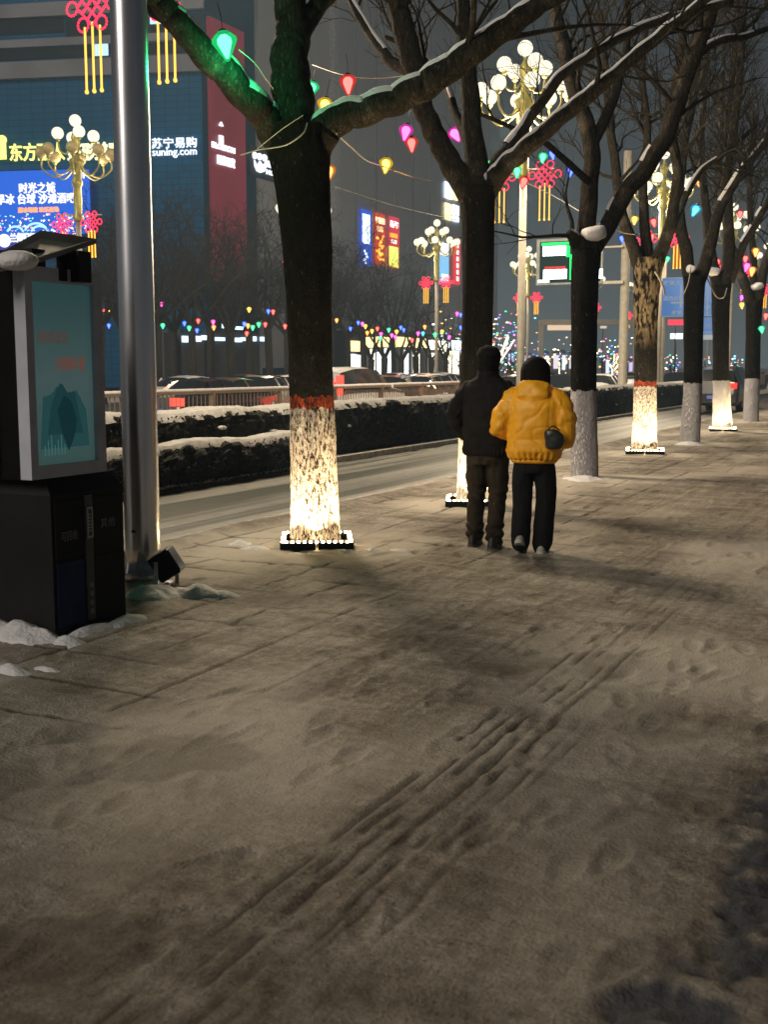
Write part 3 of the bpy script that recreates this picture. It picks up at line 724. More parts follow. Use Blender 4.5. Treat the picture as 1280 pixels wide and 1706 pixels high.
# ================================================================== HEDGE, RAILING
hedge_snow = pmat('crusted_snow', (.29, .29, .29), .8, var=.25, scale=9, bump=.6, bscale=40)
def build_hedge(name, label, x0, x1, y0, y1, z0, ztop, seed, leaves, part_snow=True, step=.10):
    rt = thing(name, ((x0 + x1) / 2, y0, z0), label, 'hedge', 'hedges on the median')
    org = rt.location
    ys = np.arange(y0, y1, step)
    prof = [(x1, z0), (x1 + .05, z0 + (ztop - z0) * .25), (x1 + .06, z0 + (ztop - z0) * .5), (x1 + .03, z0 + (ztop - z0) * .8), (x1 - .06, ztop), ((x0 + x1) / 2, ztop + .02), (x0 + .06, ztop), (x0, z0 + (ztop - z0) * .6), (x0, z0)]
    pr = smooth_path([(p[0], 0, p[1]) for p in prof], 4)
    mb = MB(); n = len(pr)
    rg = random.Random(seed)
    for i, y in enumerate(ys):
        for k, p in enumerate(pr):
            q = Vector((p.x, y, p.z)); d = mnoise.noise(q * 4 + Vector((seed, 0, 0))) * .06 + mnoise.noise(q * 14) * .035
            top = mnoise.noise((seed, y * .7, 3)) * .05 if p.z > z0 + .2 else 0
            mb.v.append((q.x + d, q.y, max(z0, q.z + d * .8 + top)))
    for i in range(len(ys) - 1):
        for k in range(n - 1): mb.f.append((i * n + k, (i + 1) * n + k, (i + 1) * n + k + 1, i * n + k + 1))
    mb.f.append(tuple(range(n))); mb.f.append(tuple((len(ys) - 1) * n + k for k in range(n - 1, -1, -1)))
    # leaf sized flakes over the street face and the top
    for _ in range(leaves):
        y = y0 + (y1 - y0) * rg.random() ** 1.7; t = rg.random(); p = pr[int(t * (n - 1) * .8)]
        c = Vector((p.x + rg.uniform(-.03, .05), y, min(ztop, p.z + rg.uniform(-.05, .04))))
        a = Vector((rg.gauss(0, 1), rg.gauss(0, 1), rg.gauss(0, 1))).normalized() * rg.uniform(.015, .035); b = a.orthogonal().normalized() * rg.uniform(.01, .02)
        mb.add([c - a, c + b, c + a, c - b], [(0, 1, 2, 3)])
    mb.build('foliage', M['hedge'], rt, org)
    if part_snow:
        mb = MB(); nn = 11
        for i, y in enumerate(ys):
            keep = .80 + .45 * mnoise.noise((seed * 2, y * 1.3, 0)) + .15 * mnoise.noise((seed, y * 6, 5))
            w = (x1 - x0) / 2 * min(1.06, max(.45, keep + .2)); cxx = (x0 + x1) / 2
            for k in range(nn):
                u = -1 + 2 * k / (nn - 1)
                h = .030 * (1 - abs(u) ** 3) + .022 * mnoise.noise((u * 3, y * 3, seed)) + .015 * mnoise.noise((u * 9, y * 11, seed))
                drop = .10 if abs(u) == 1 else 0
                xx = cxx + u * w + .04 * mnoise.noise((u, y * 5, seed + 3))
                top = mnoise.noise((seed, y * .7, 3)) * .05
                mb.v.append((xx, y, ztop + .045 + top + h - drop))
        for i in range(len(ys) - 1):
            for k in range(nn - 1): mb.f.append((i * nn + k, i * nn + k + 1, (i + 1) * nn + k + 1, (i + 1) * nn + k))
        mb.build('snow_cap', hedge_snow, rt, org, True)
    # odd clods of snow caught on the street face
    mb = MB()
    for _ in range(int((y1 - y0) * .55)):
        y = rg.uniform(y0, y1); z = z0 + (ztop - z0) * rg.uniform(.35, .85)
        mb.ball((x1 + .02, y, z), rg.uniform(.03, .08), 8, 5, (.8, rg.uniform(1, 2.2), .5))
    mb.build('snow_clod', M['snow'], rt, org, True)
    return rt
build_hedge('hedge', 'taller back hedge with a thick snow cap running along the median', -10.75, -9.95, 6.0, 62.0, -.02, .88, 3, 17000)
build_hedge('hedge', 'lower front hedge with a ragged snow cap ending behind the first lit trunk', -9.9, -9.45, 6.0, 16.9, -.02, .47, 11, 7000)

def build_railing():
    rt = thing('road_railing', (-16.2, 14, -.3), 'long brownish bar railing with snow on top between the carriageways', 'railing')
    mb = MB(); Hh = 1.42
    y = 14.0
    while y < 120: mb.box((-16.2, y, .36), (.014, .024, 1.2)); y += .17
    mb.box((-16.2, 67, .98), (.07, 106, .07)); mb.box((-16.2, 67, -.16), (.07, 106, .06))
    mb.build('bar_panel', pmat('railing_paint', (.17, .11, .065), .6, var=.2, scale=1), rt, rt.location)
    pm = pmat('railing_post', (.16, .11, .07), .6)
    y = 14.0
    while y < 120:
        p = MB(); p.box((-16.2, y + .05, .37), (.1, .1, 1.3)); p.box((-16.2, y + .05, -.26), (.3, .2, .07)); p.build('post', pm, rt, rt.location); y += 3.15
    s = MB(); pts = [(-16.2, yy, 1.035 + .008 * mnoise.noise((yy, 0, 0))) for yy in np.arange(14, 120, .5)]
    s.tube(pts, .05, 6); s.build('snow_cap', M['snow'], rt, rt.location, True)
build_railing()

# ================================================================== STREET LAMPS AND KNOT LIGHTS
globe_mat = emat('lamp_globe', (1, .91, .68), 1.35)
globe_off = pmat('unlit_globe', (.52, .44, .22), .3)
def make_lamp(lower_lit, light):
    rt = thing('street_lamp', (0, 0, 0), 'street lamp', 'street lamp', 'globe cluster street lamps')
    mb = MB(); mb.lathe([(.26, 0), (.26, .25), (.20, .5), (.15, .7), (.115, 1.2), (.095, 6.9)], n=14); mb.build('pole', M['white_pole'], rt, smooth=True)
    mb = MB(); mb.lathe([(.10, 6.9), (.17, 6.95), (.17, 7.05), (.13, 7.2), (.15, 7.7), (.13, 8.1), (.19, 8.2), (.19, 8.3), (.14, 8.4), (.17, 8.7), (.25, 8.9), (.27, 9.0), (.12, 9.1), (.10, 9.4), (.12, 9.6), (.17, 9.8), (.12, 9.95), (.05, 10.05), (.05, 10.15)], n=16)
    mb.build('shaft', M['olive_metal'], rt, smooth=True)
    am = MB(); globes = [(0, 0, 10.38, True)]
    for k in range(4):
        a = k * math.pi / 2 + .5; c, s = math.cos(a), math.sin(a)
        am.tube(smooth_path([(c * .08, s * .08, 9.5), (c * .30, s * .30, 9.25), (c * .55, s * .55, 9.3), (c * .62, s * .62, 9.62)], 4), .028, 6)
        am.lathe([(.03, 0), (.08, .05), (.09, .1)], (c * .62, s * .62, 9.62), 8); globes.append((c * .62, s * .62, 9.9, True))
    for k in range(8):
        a = k * math.pi / 4 + .2; c, s = math.cos(a), math.sin(a)
        am.tube(smooth_path([(c * .12, s * .12, 8.95), (c * .35, s * .35, 8.62), (c * .8, s * .8, 8.45), (c * 1.18, s * 1.18, 8.7), (c * 1.2, s * 1.2, 8.98)], 4), .03, 6)
        am.lathe([(.03, 0), (.08, .05), (.09, .1)], (c * 1.2, s * 1.2, 8.98), 8); globes.append((c * 1.2, s * 1.2, 9.26, lower_lit))
    am.build('arm', M['olive_metal'], rt, smooth=True)
    for x, y, z, lit in globes:
        mb = MB(); mb.ball((0, 0, 0), .212, 14, 9)
        g = mb.build('globe', globe_mat if lit else globe_off, rt, smooth=True); g.location = (x, y, z)
    br = MB(); br.tube([(-.85, 0, 7.15), (.85, 0, 7.15)], .025, 6); br.build('bracket', M['white_pole'], rt)
    if light:
        ld = bpy.data.lights.new('lamp_light', 'POINT'); ld.energy = light; ld.color = (1, .80, .54); ld.shadow_soft_size = 1.2
        lo = bpy.data.objects.new('lamp_light', ld); COL.objects.link(lo); lo.parent = rt; lo.location = (.0, 0.75, 8.1)
    return rt
kn_red = emat('knot_red', (1, .028, .075), 2.6); kn_gold = emat('knot_gold', (1, .50, .07), 2.3); kn_dim = emat('knot_amber', (.8, .25, .02), .55)
def make_knot(beads):
    rt = thing('knot_light', (0, 0, 0), 'knot', 'knot light', 'Chinese knot lights on the lamp poles')
    def rope(mb, pts, r):
        if not beads: mb.tube(pts, r, 6); return
        P = [Vector(p) for p in pts]
        for i in range(len(P) - 1):
            n = max(1, int((P[i + 1] - P[i]).length / .03))
            for k in range(n): mb.ball(P[i].lerp(P[i + 1], k / n), r * .95, 6, 4)
    mb = MB(); s = .115; r = .02
    for k in (-1.5, -.5, .5, 1.5):                     # the woven lattice
        for d in (1, -1):
            a = (k - 1.5, k + 1.5)
            rope(mb, [((k + u) * s * .8, 0, (k - u) * s * .8 * d) for u in (-1.5, 1.5)], r)
    def ring(cx, cz, rr=.098):
        rope(mb, [(cx + rr * math.cos(t), 0, cz + rr * math.sin(t)) for t in np.linspace(0, 2 * math.pi, 15)], r)
    for c in ((-.37, 0), (.37, 0), (-.15, .27), (.15, .27), (-.17, -.25), (.17, -.25)): ring(*c)
    mb.build('knot', kn_red, rt)
    mb = MB()
    for x in (-.14, 0, .14):
        rope(mb, [(x, 0, -.30 if x else -.24), (x, 0, -1.2)], .021); mb.ball((x, 0, -1.2), .033, 6, 4)
    mb.build('tassel', kn_gold, rt)
    mb = MB(); mb.quad((-.14, .02, -.33), (.14, .02, -.33), (.14, .02, -1.18), (-.14, .02, -1.18)); mb.slab([(-.14, .02, -.33), (.14, .02, -.33), (.14, .02, -1.18), (-.14, .02, -1.18)], (0, .012, 0)) if False else None
    if not beads: mb.build('tassel_backing', kn_dim, rt)
    fr = MB(); fr.tube([(0, .02, .45), (0, .02, -.3)], .012, 5); fr.tube([(-.4, .02, 0), (.4, .02, 0)], .008, 5); fr.build('frame', M['black_metal'], rt)
    return rt
lampA = make_lamp(True, 5200.0); lampBL = make_lamp(True, 1100.0); lampB = make_lamp(True, 0); lampU = make_lamp(False, 700)
knotN = make_knot(True); knotF = make_knot(False)
AX, BX = -10.85, -28.0
rowsA = [(13.9, 'nearest lamp standing behind the steel pole, only its knot brackets in view'), (31.0, 'big lamp with a thick olive shaft seen between the second and third trunks'), (48.4, 'olive lamp glowing above the fork of the fourth trunk'),
         (65.8, 'median lamp seen in the branches above the sixth trunk'), (83.2, 'small median lamp far along beyond the blue road sign'), (101, 'smallest median lamp at the far end of the hedge')]
rowsB = [(32.5, 'lamp with unlit lower globes in front of the blue video screen'), (48.5, 'far side lamp hidden behind the first lit trunk'), (64.5, 'bright three tier lamp in front of the grey facade banners'), (81.5, 'pale lamp beside the median pole left of the green screen board'),
         (97.5, 'far side lamp small beyond the green screen board'), (114, 'smallest far side lamp over the market lights')]
used = set()
def place(proto, loc, label, rz=0.0):
    o = proto if proto.name not in used else copy_tree(proto)
    used.add(proto.name); o.location = loc; o.rotation_euler = (0, 0, rz); o['label'] = label
    return o
GZA, GZB = -.12, -.2
for i, (y, lab) in enumerate(rowsA):
    place(lampA if i < 3 else lampB, (AX, y, GZA), lab, .3 * i)
    for sx, side in ((-.66, 'road side'), (.66, 'walk side')):
        near = i < 2
        nm = ['beaded knot light left of the steel pole at the top edge', 'beaded knot light between the steel pole and the leaning limb'] if i == 0 else None
        lab2 = nm[0 if sx < 0 else 1] if nm else ('knot light on the ' + side + ' of the ' + lab.split(' seen')[0].split(' glowing')[0])
        if i == 1: lab2 = 'knot light half behind the snowy limb beside a green lantern' if sx < 0 else 'whole knot light under blue lanterns beside the third trunk'
        if i >= 2: lab2 = ['', '', 'knot light at the %s of the lamp above the fourth trunk', 'knot light on the %s of the lamp over the sixth trunk', 'tiny knot light on the %s of the lamp beyond the blue sign', 'tiniest knot light on the %s of the farthest median lamp'][i] % side
        place(knotN if near else knotF, (AX + sx, y - .1, GZA + 6.95), lab2)
for i, (y, lab) in enumerate(rowsB):
    o = place(lampU if i == 0 else (lampBL if i < 4 else lampB), (BX, y, GZB), lab, .25 * i + .4)
    for sx, side in ((-.66, 'left arm'), (.66, 'right arm')):
        place(knotF, (BX + sx, y - .1, GZB + 6.85), ['knot light on the %s of the lamp before the blue screen', 'knot light on the %s of the lamp behind the first trunk', 'knot light on the %s of the bright three tier lamp', 'knot light on the %s of the pale lamp left of the green board', 'tiny far side knot light on the %s beyond the green board', 'tiniest far side knot light on the %s over the market'][i] % side)

# ================================================================== BOARDS AND SIGNS ON POLES
def build_boards():
    P = atx(1038, 620, AX); P.z = -.1
    rt = thing('display_board', P, 'green edged electronic board with white bars on a thick beige pole', 'display board')
    mb = MB(); mb.lathe([(.22, 0), (.22, .1), (.17, .15), (.16, 9.5)], (0, 0, 0), 16); mb.build('pole', M['white_pole'], rt, smooth=True)
    f = Face(P + Vector((0, -.35, 0)), (1, 0, 0), (0, -1, 0))
    def pn(name, rects, mat, off, t):
        mb = MB()
        for q in rects: f.panel(mb, f.rect(*q, off), t)
        mb.build(name, mat, rt, P)
    pn('frame', [(896, 397, 1006, 474)], pmat('board_frame', (.22, .23, .22), .5), -.1, .12)
    pn('screen', [(900, 401, 1002, 470)], emat('board_screen', (.022, .04, .034), 1), .02, .02)
    pn('screen_bar', [(905, 410, 944, 426), (906, 449, 945, 465), (994, 448, 1005, 464)], emat('bar_white', (.85, 1, .95), 4), .05, .02)
    pn('screen_bar', [(944, 409, 950, 428), (950, 424, 956, 466), (903, 404, 952, 408)], emat('bar_green', (.02, 1, .14), 2.2), .05, .02)
    pn('screen_bar', [(908, 444, 943, 448.5)], emat('bar_red', (1, .08, .06), .9), .05, .02)
    pn('screen_bar', [(897, 466, 916, 471)], emat('bar_small', (.9, 1, .95), 2), .05, .02)
    pn('bracket', [(1000, 468, 1040, 473), (1000, 410, 1040, 413)], M['white_pole'], -.12, .08)
    # blue direction sign
    P = atx(1102, 620, AX + .1); P.z = -.1
    rt = thing('road_sign', P, 'blue direction sign with white Chinese lettering on a slim grey mast', 'road sign')
    mb = MB(); mb.lathe([(.14, 0), (.13, .2), (.09, 6.2)], P, 12); mb.build('mast', M['white_pole'], rt, P, True)
    f = Face(P + Vector((0, -.15, 0)), (1, 0, 0), (0, -1, 0))
    for yy in (470, 520): mb = MB(); f.panel(mb, f.rect(1100, yy, 1150, yy + 3, -.06), .05); mb.build('bracket', M['white_pole'], rt, P)
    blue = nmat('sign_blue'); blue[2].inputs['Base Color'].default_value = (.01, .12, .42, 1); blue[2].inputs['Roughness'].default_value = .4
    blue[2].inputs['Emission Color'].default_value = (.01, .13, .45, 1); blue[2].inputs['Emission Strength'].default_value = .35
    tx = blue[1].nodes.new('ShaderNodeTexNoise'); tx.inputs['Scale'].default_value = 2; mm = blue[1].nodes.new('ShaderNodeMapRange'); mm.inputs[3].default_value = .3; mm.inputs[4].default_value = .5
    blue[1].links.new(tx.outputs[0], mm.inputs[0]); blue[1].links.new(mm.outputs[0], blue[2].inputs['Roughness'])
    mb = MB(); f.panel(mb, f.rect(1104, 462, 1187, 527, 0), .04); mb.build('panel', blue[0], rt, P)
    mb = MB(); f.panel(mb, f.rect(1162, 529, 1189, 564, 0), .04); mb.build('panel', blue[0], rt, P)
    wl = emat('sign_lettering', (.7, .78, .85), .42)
    mb = MB()
    for body, q in (('故黄大道', (1106, 467, 1146, 475)), ('逸西后街', (1106, 493, 1140, 501)), ('故黄大道', (1120, 517, 1156, 524)), ('周庄', (1168, 495, 1185, 502)), ('天水', (1168, 508, 1185, 514)), ('永登', (1166, 541, 1186, 547)), ('兰州西', (1164, 552, 1187, 558))):
        r = f.rect(*q, .05); text_on(mb, body, r[0], f.ax, UP, f.n, r[1], r[2], .01, .015)
    for q in ((1119, 503, 1142, 505.5), (1134, 476, 1137, 514), (1179, 478, 1181, 526), (1104, 461.5, 1187, 462.6), (1104, 526.2, 1187, 527.2)): f.panel(mb, f.rect(*q, .045), .008)
    mb.build('lettering', wl, rt, P)
    mb = MB(); f.panel(mb, f.rect(1165, 558, 1189, 566, .05), .02); mb.build('strip', emat('strip_white', (.8, .85, .85), .5), rt, P)
build_boards()

def far_lights():
    # gateway into the market
    D = 105.0
    a = atd(898, 541, D); b = atd(1062, 541, D)
    rt = thing('market_gate', (a.x, a.y, -.4), 'white framed gateway with a lit soffit before the market lights', 'gateway')
    d = (b - a); d.z = 0; L = d.length; ax = d.normalized(); nb = Vector((ax.y, -ax.x, 0))
    z = a.z
    mb = MB()
    for u in (0, L * .995):
        mb.slab([a + ax * u - UP * (a.z + .4), a + ax * (u + .4) - UP * (a.z + .4), a + ax * (u + .4), a + ax * u], nb * .4)
    mb.build('post', M['white_pole'], rt, rt.location)
    mb = MB(); mb.slab([a, a + ax * (L + .4), a + ax * (L + .4) + UP * .45, a + UP * .45], nb * .5 - nb * 0)
    mb.build('beam', M['white_pole'], rt, rt.location)
    mb = MB(); mb.slab([a + ax * .8 - UP * .5, a + ax * 3.4 - UP * .5, a + ax * 3.4 - UP * .05, a + ax * .8 - UP * .05], nb * .5)
    mb.build('soffit', emat('soffit', (1, .72, .48), .9), rt, rt.location)
    cols = [((1, .82, .5), 4), ((1, .25, .22), 3), ((.12, .25, 1), 3.5), ((.1, 1, .7), 2.5), ((1, .25, .8), 3), ((.25, .75, 1), 3.5), ((1, .55, .12), 3), ((.9, .95, 1), 5)]
    mats = [emat('bulb', c, s) for c, s in cols]
    yl = emat('light_stick', (1, .86, .45), 3.2)
    rg = random.Random(12)
    # trees made of light and trees hung with bulbs
    spots = [(828, 606, 128, 84, 'glowing yellow light stick tree left of the median pole', True), (852, 606, 135, 62, 'bulb hung tree just left of the median pole', False), (893, 606, 132, 58, 'bulb hung tree with a yellow stem right of the median pole', True),
             (912, 606, 140, 55, 'bulb hung tree over the pale stalls', False), (934, 606, 142, 55, 'bulb hung tree framed by the market gateway', True), (968, 606, 150, 50, 'bulb hung tree behind the third trunk', False), (1004, 608, 150, 55, 'blue and red bulb hung tree right of the third trunk', False),
             (1022, 608, 156, 45, 'bulb hung tree left of the beige board pole', True), (1052, 608, 160, 42, 'bulb hung tree right of the beige board pole', False), (1118, 609, 185, 38, 'bulb hung tree under the blue road sign', False), (1175, 609, 200, 34, 'bulb hung tree between the fifth and sixth trunks', False), (1226, 609, 215, 34, 'bulb hung tree between the sixth and seventh trunks', False),
             (752, 606, 112, 84, 'multicoloured bulb tree left of the second trunk', True), (766, 606, 118, 84, 'bulb hung tree hugging the second trunk', False)]
    for px, py, D, hpx, lab, stick in spots:
        p = atd(px, py, D); p.z = -.4; s = D / FPX; H = hpx * s
        rt = thing('light_tree', p, lab, 'light tree', 'lit trees of the market')
        mb = MB(); mb.tube([(0, 0, 0), (.05, 0, H * .35), (0, 0, H * .8)], [.16, .12, .05], 6)
        tips = []
        for k in range(9):
            a = rg.uniform(0, 6.28); r = H * rg.uniform(.15, .38); z0 = H * rg.uniform(.3, .55); z1 = H * rg.uniform(.55, 1.0)
            tp = Vector((math.cos(a) * r, math.sin(a) * r, z1)); tips.append(((0, 0, z0), tp)); mb.tube([(0, 0, z0), tuple(tp)], [.06, .02], 5)
        mb.build('trunk', M['bark'], rt)
        if stick:
            mb = MB()
            for (z0, tp) in tips[:5]: mb.tube([Vector(z0) + Vector((0, 0, .1)), tp + Vector((0, 0, .1))], .085, 5)
            mb.tube([(0, -.2, H * .1), (0, -.2, H * .6)], .09, 5); mb.build('light_stick', yl, rt)
        for ci, mat in enumerate(mats):
            mb = MB()
            for _ in range(4 if ci else 7):
                a = rg.uniform(0, 6.28); r = H * .42 * rg.random() ** .6; z = H * rg.uniform(.22, 1.05)
                mb.ball((math.cos(a) * r, math.sin(a) * r, z), s * rg.uniform(.7, 1.9), 6, 4, (1, 1, rg.uniform(.5, .9)))
            b = mb.build('bulbs', mat, rt); b['kind'] = 'stuff'
    stalls = [(852, 596, 10, 13, (.55, .6, 1), 'bluish white market stall beside the median pole'), (836, 598, 8, 12, (.6, .7, 1), 'small pale blue market stall at the foot of the light tree'), (913, 603, 5, 20, (.9, .8, .85), 'narrow white market stall just inside the gateway'), (927, 603, 9, 22, (.75, .68, .72), 'pinkish wide market stall inside the gateway'), (940, 604, 6, 24, (.8, .9, 1), 'bright white market stall beside the pinkish one'),
              (952, 604, 6, 20, (.7, .65, .75), 'dim mauve market stall left of the third trunk'), (1013, 612, 6, 20, (.75, .8, .95), 'white market stall right of the third trunk'), (1052, 612, 7, 16, (.6, .5, .8), 'violet market stall right of the board pole'), (879, 600, 10, 14, (.55, .5, .8), 'mauve market stall right of the median pole')]
    for px, py, w, h, c, lab in stalls:
        D = 138; s = D / FPX; p = atd(px, py, D); 
        rt = thing('market_stall', (p.x, p.y, -.4), lab, 'stall', 'market stalls', YAW)
        zc = p.z + .4
        mb = MB(); mb.box((0, .8, zc * .5), (w * s, 1.4, zc + h * s * .5)); mb.build('booth', pmat('stall', (.25, .24, .26), .7), rt)
        mb = MB(); mb.box((0, .06, zc), (w * s * .9, .1, h * s)); mb.build('lit_front', emat('stall_light', c, 1.3), rt)
        mb = MB(); mb.slab([(-w * s * .6, -.3, zc + h * s * .6), (w * s * .6, -.3, zc + h * s * .6), (w * s * .6, 1.5, zc + h * s * .85), (-w * s * .6, 1.5, zc + h * s * .85)], (0, 0, .08)); mb.build('awning', M['snow'], rt)
    # string lights high over the market, individual gleams nobody could count
    for ci, mat in enumerate(mats):
        mb = MB()
        for _ in range(20):
            px = rg.choice([rg.uniform(815, 870), rg.uniform(720, 770), rg.uniform(880, 1060)]); D = rg.uniform(115, 160)
            p = atd(px, rg.uniform(515, 590) if px < 900 else rg.uniform(560, 600), D)
            mb.ball(p, D / FPX * rg.uniform(.6, 1.7), 6, 4, (1.5, 1, .7))
        o = mb.build('string_lights', mat); tag(o, ['warm white', 'red', 'blue', 'green', 'pink', 'sky blue', 'orange', 'cold white'][ci] + ' string light specks strung over the far market', 'string lights', None, 'stuff')
    # small lit boards at the far end of the street
    for px, py, w, h, D, c, s, lab in ((1128, 560, 20, 9, 170, (.9, 1, 1), 2.5, 'bright white lit canopy board under the blue road sign'), (1213, 607, 7, 20, 150, (1, .1, .12), 1.6, 'red lit upright board beside the sixth trunk'), (1177, 622, 20, 5, 120, (1, .8, .05), 2.0, 'yellow lit strip sign between the fifth and sixth trunks'),
                                  (1127, 537, 26, 9, 160, (1, .06, .1), 1.3, 'wide red lit ornament above the bright canopy board'), (1184, 503, 9, 5, 95, (.95, .95, 1), 3, 'white lit bar right of the fifth trunk'), (1006, 545, 10, 4, 150, (1, .8, .6), .8, 'dim warm lit bar over the market gateway')):
        p = atd(px, py, D); k = D / FPX
        rt = thing('lit_board', (p.x, p.y, -.4), lab, 'lit board', None, YAW)
        z = p.z + .4
        mb = MB(); mb.box((0, 0, z), (w * k, .25, h * k)); mb.build('panel', emat('lit_board', c, s), rt)
        mb = MB(); mb.tube([(0, .2, 0), (0, .2, z)], .08, 6); mb.build('post', M['white_pole'], rt)
far_lights()
# ================================================================== CARS
def car_profile(kind):
    # y, half width at sill, bonnet/roof height, roof half width, belt height, floor
    if kind == 'sedan':
        return [(-2.3, .70, .62, .60, .60, .38), (-2.22, .80, .98, .66, .86, .28), (-1.7, .87, 1.06, .68, .95, .22), (-1.45, .88, 1.10, .62, .95, .2), (-.85, .89, 1.40, .56, .94, .2), (-.2, .89, 1.46, .58, .93, .2), (.35, .89, 1.42, .57, .92, .2), (1.05, .88, 1.00, .64, .92, .2), (1.3, .88, .96, .70, .88, .2), (2.0, .84, .84, .66, .78, .24), (2.25, .72, .68, .6, .64, .32), (2.32, .6, .55, .5, .52, .38)], (3, 7)
    return [(-2.3, .80, .75, .7, .7, .42), (-2.25, .88, 1.2, .74, 1.0, .35), (-2.1, .90, 1.62, .66, 1.06, .3), (-1.2, .92, 1.74, .66, 1.06, .28), (-.2, .92, 1.76, .66, 1.05, .28), (.5, .92, 1.68, .65, 1.04, .28), (1.15, .91, 1.14, .72, 1.04, .28), (1.4, .91, 1.10, .78, 1.0, .28), (2.1, .88, 1.0, .76, .92, .32), (2.3, .78, .82, .7, .74, .4), (2.36, .66, .62, .6, .58, .46)], (1, 6)
def make_car(kind, paint, label):
    rt = thing('parked_car' if kind == 'suv_parked' else 'car', (0, 0, 0), label, 'car', 'cars on the main road')
    S, (c0, c1) = car_profile('sedan' if kind == 'sedan' else 'suv')
    rows = []
    for y, w, h, wr, belt, fl in S:
        hp = [(0, h), (wr * .6, h - .005), (wr, h - .05 if h - belt > .12 else h - .02), (w * .97, belt), (w, belt - .14), (w, .5), (w * .94, fl), (0, fl)]
        rows.append([(x, y, z) for x, z in hp])
    body = MB(); glass = MB(); n = 8
    def both(mb, q):
        mb.add([Vector(p) for p in q], [(0, 1, 2, 3)]); mb.add([Vector((-p[0], p[1], p[2])) for p in q], [(3, 2, 1, 0)])
    for i in range(len(rows) - 1):
        for k in range(n - 1):
            q = (rows[i][k], rows[i][k + 1], rows[i + 1][k + 1], rows[i + 1][k])
            side = k == 2 and c0 <= i < c1
            screen = k in (0, 1) and (i == c0 or i == c1 - 1)
            both(glass if side or screen else body, q)
    body.f.append
    for r, flip in ((rows[0], 0), (rows[-1], 1)):
        q = [Vector(p) for p in r] + [Vector((-p[0], p[1], p[2])) for p in r[::-1][1:-1]]
        body.add(q, [tuple(range(len(q)))])
    for yp in ([S[(c0 + c1) // 2][0]] + ([-.85] if kind == 'sedan' else [-1.2])):     # door pillars, proud of the glass
        w = .9
        for sx in (-1, 1): body.slab([(sx * (w + .0), yp - .04, .94), (sx * (w + .0), yp + .04, .94), (sx * .60, yp + .04, S[4][2] - .03), (sx * .60, yp - .04, S[4][2] - .03)], (sx * .02, 0, .01))
    body.build('body', paint, rt, smooth=True); glass.build('window', M['glass_dark'], rt)
    for sx in (-1, 1):
        for y in (-1.38, 1.42):
            w = MB(); w.lathe([(.2, -.1), (.31, -.1), (.335, -.06), (.335, .06), (.31, .1), (.2, .1)], n=20)
            w.v = [(p[2], p[0], p[1]) for p in w.v]
            wo = w.build('wheel', M['tyre'], rt, smooth=True); wo.location = (sx * .80, y, .335)
            r = MB(); r.lathe([(.2, -.02), (.06, .0), (.0, .0)], n=10); r.v = [(sx * (.105 + p[2] * .5), p[0], p[1]) for p in r.v]; r.build('rim', M['rim'], wo)
        h = MB(); h.box((sx * .62, 2.22 if kind == 'sedan' else 2.26, .68 if kind == 'sedan' else .84), (.3, .12, .13)); h.build('headlight', None, rt)
        t = MB(); t.box((sx * .64, -2.27, .86 if kind == 'sedan' else 1.04), (.36, .12, .2)); t.build('taillight', None, rt)
        m = MB(); m.ball((sx * .98, .78, 1.0 if kind == 'sedan' else 1.12), .1, 8, 5, (1.1, .6, .8)); m.build('mirror', paint, rt)
    p = MB(); p.box((0, -2.33, .62), (.44, .02, .12)); p.build('number_plate', pmat('plate', (.1, .15, .5), .4), rt)
    return rt
head_on = emat('headlight_on', (1, .93, .78), 16); head_off = pmat('headlight_off', (.5, .5, .5), .15)
tail_on = emat('taillight_on', (1, .03, .02), 6); tail_dim = emat('taillight_dim', (1, .04, .03), 2.0)
paints = dict(silver=pmat('silver_paint', (.42, .42, .42), .3, .5, var=.06, coat=.5), dark=pmat('dark_paint', (.02, .022, .03), .25, .3, var=.1, coat=.6), white=pmat('white_paint', (.65, .65, .64), .35, 0, var=.06, coat=.5), red=pmat('red_paint', (.25, .03, .03), .3, .2, var=.1, coat=.6), brown=pmat('brown_paint', (.13, .09, .06), .3, .4, var=.1, coat=.5))
protos = {}
def car(kind, paint, X, px, toward, label, head, tail, z=-.16, pos=None):
    key = (kind, paint)
    if key not in protos: protos[key] = o = make_car(kind, paints[paint], label)
    else: o = copy_tree(protos[key])
    if pos is None: pos = atx(px, 640, X)
    o.location = (pos.x, pos.y, z); o.rotation_euler = (0, 0, math.pi if toward else 0); o['label'] = label
    for c in o.children:
        b = c.name.split('.')[0]
        if b in ('headlight', 'taillight'):
            c.data = c.data.copy(); c.data.materials.clear(); c.data.materials.append({'headlight': head, 'taillight': tail}[b])
    return o
def light_bar(o):
    t = MB(); t.box((0, -2.33, 1.27), (1.15, .1, .13)); t.build('light_bar', tail_on, o); t = MB(); t.box((0, -2.28, 1.46), (.8, .08, .07)); t.build('brake_light', tail_on, o)
    for sx in (-1, 1): t = MB(); t.box((sx * .74, -2.27, 1.30), (.2, .14, .40)); t.build('taillight', tail_on, o)
car('sedan', 'silver', -21.5, 428, True, 'silver car with two bright headlights facing us behind the railing', head_on, tail_dim)
car('sedan', 'dark', -24.5, 300, True, 'dark car with a bluish windscreen right of the steel pole', head_off, tail_dim)
car('sedan', 'brown', -18.5, 384, False, 'brown car with one red tail lamp left of the silver car', head_off, tail_on)
light_bar(car('suv', 'white', -17.2, 588, False, 'pale van with blazing red tail lamps right of the first trunk', head_off, tail_on))
car('sedan', 'dark', -18.6, 610, False, 'dark low car with a chrome window line right of the red tail lamps', head_off, head_off)
car('sedan', 'red', -19.0, 636, True, 'dull red car behind the railing right of the dark low car', head_off, tail_dim)
car('sedan', 'dark', -20, 677, True, 'black car in front of the wide shopfront', head_off, tail_dim)
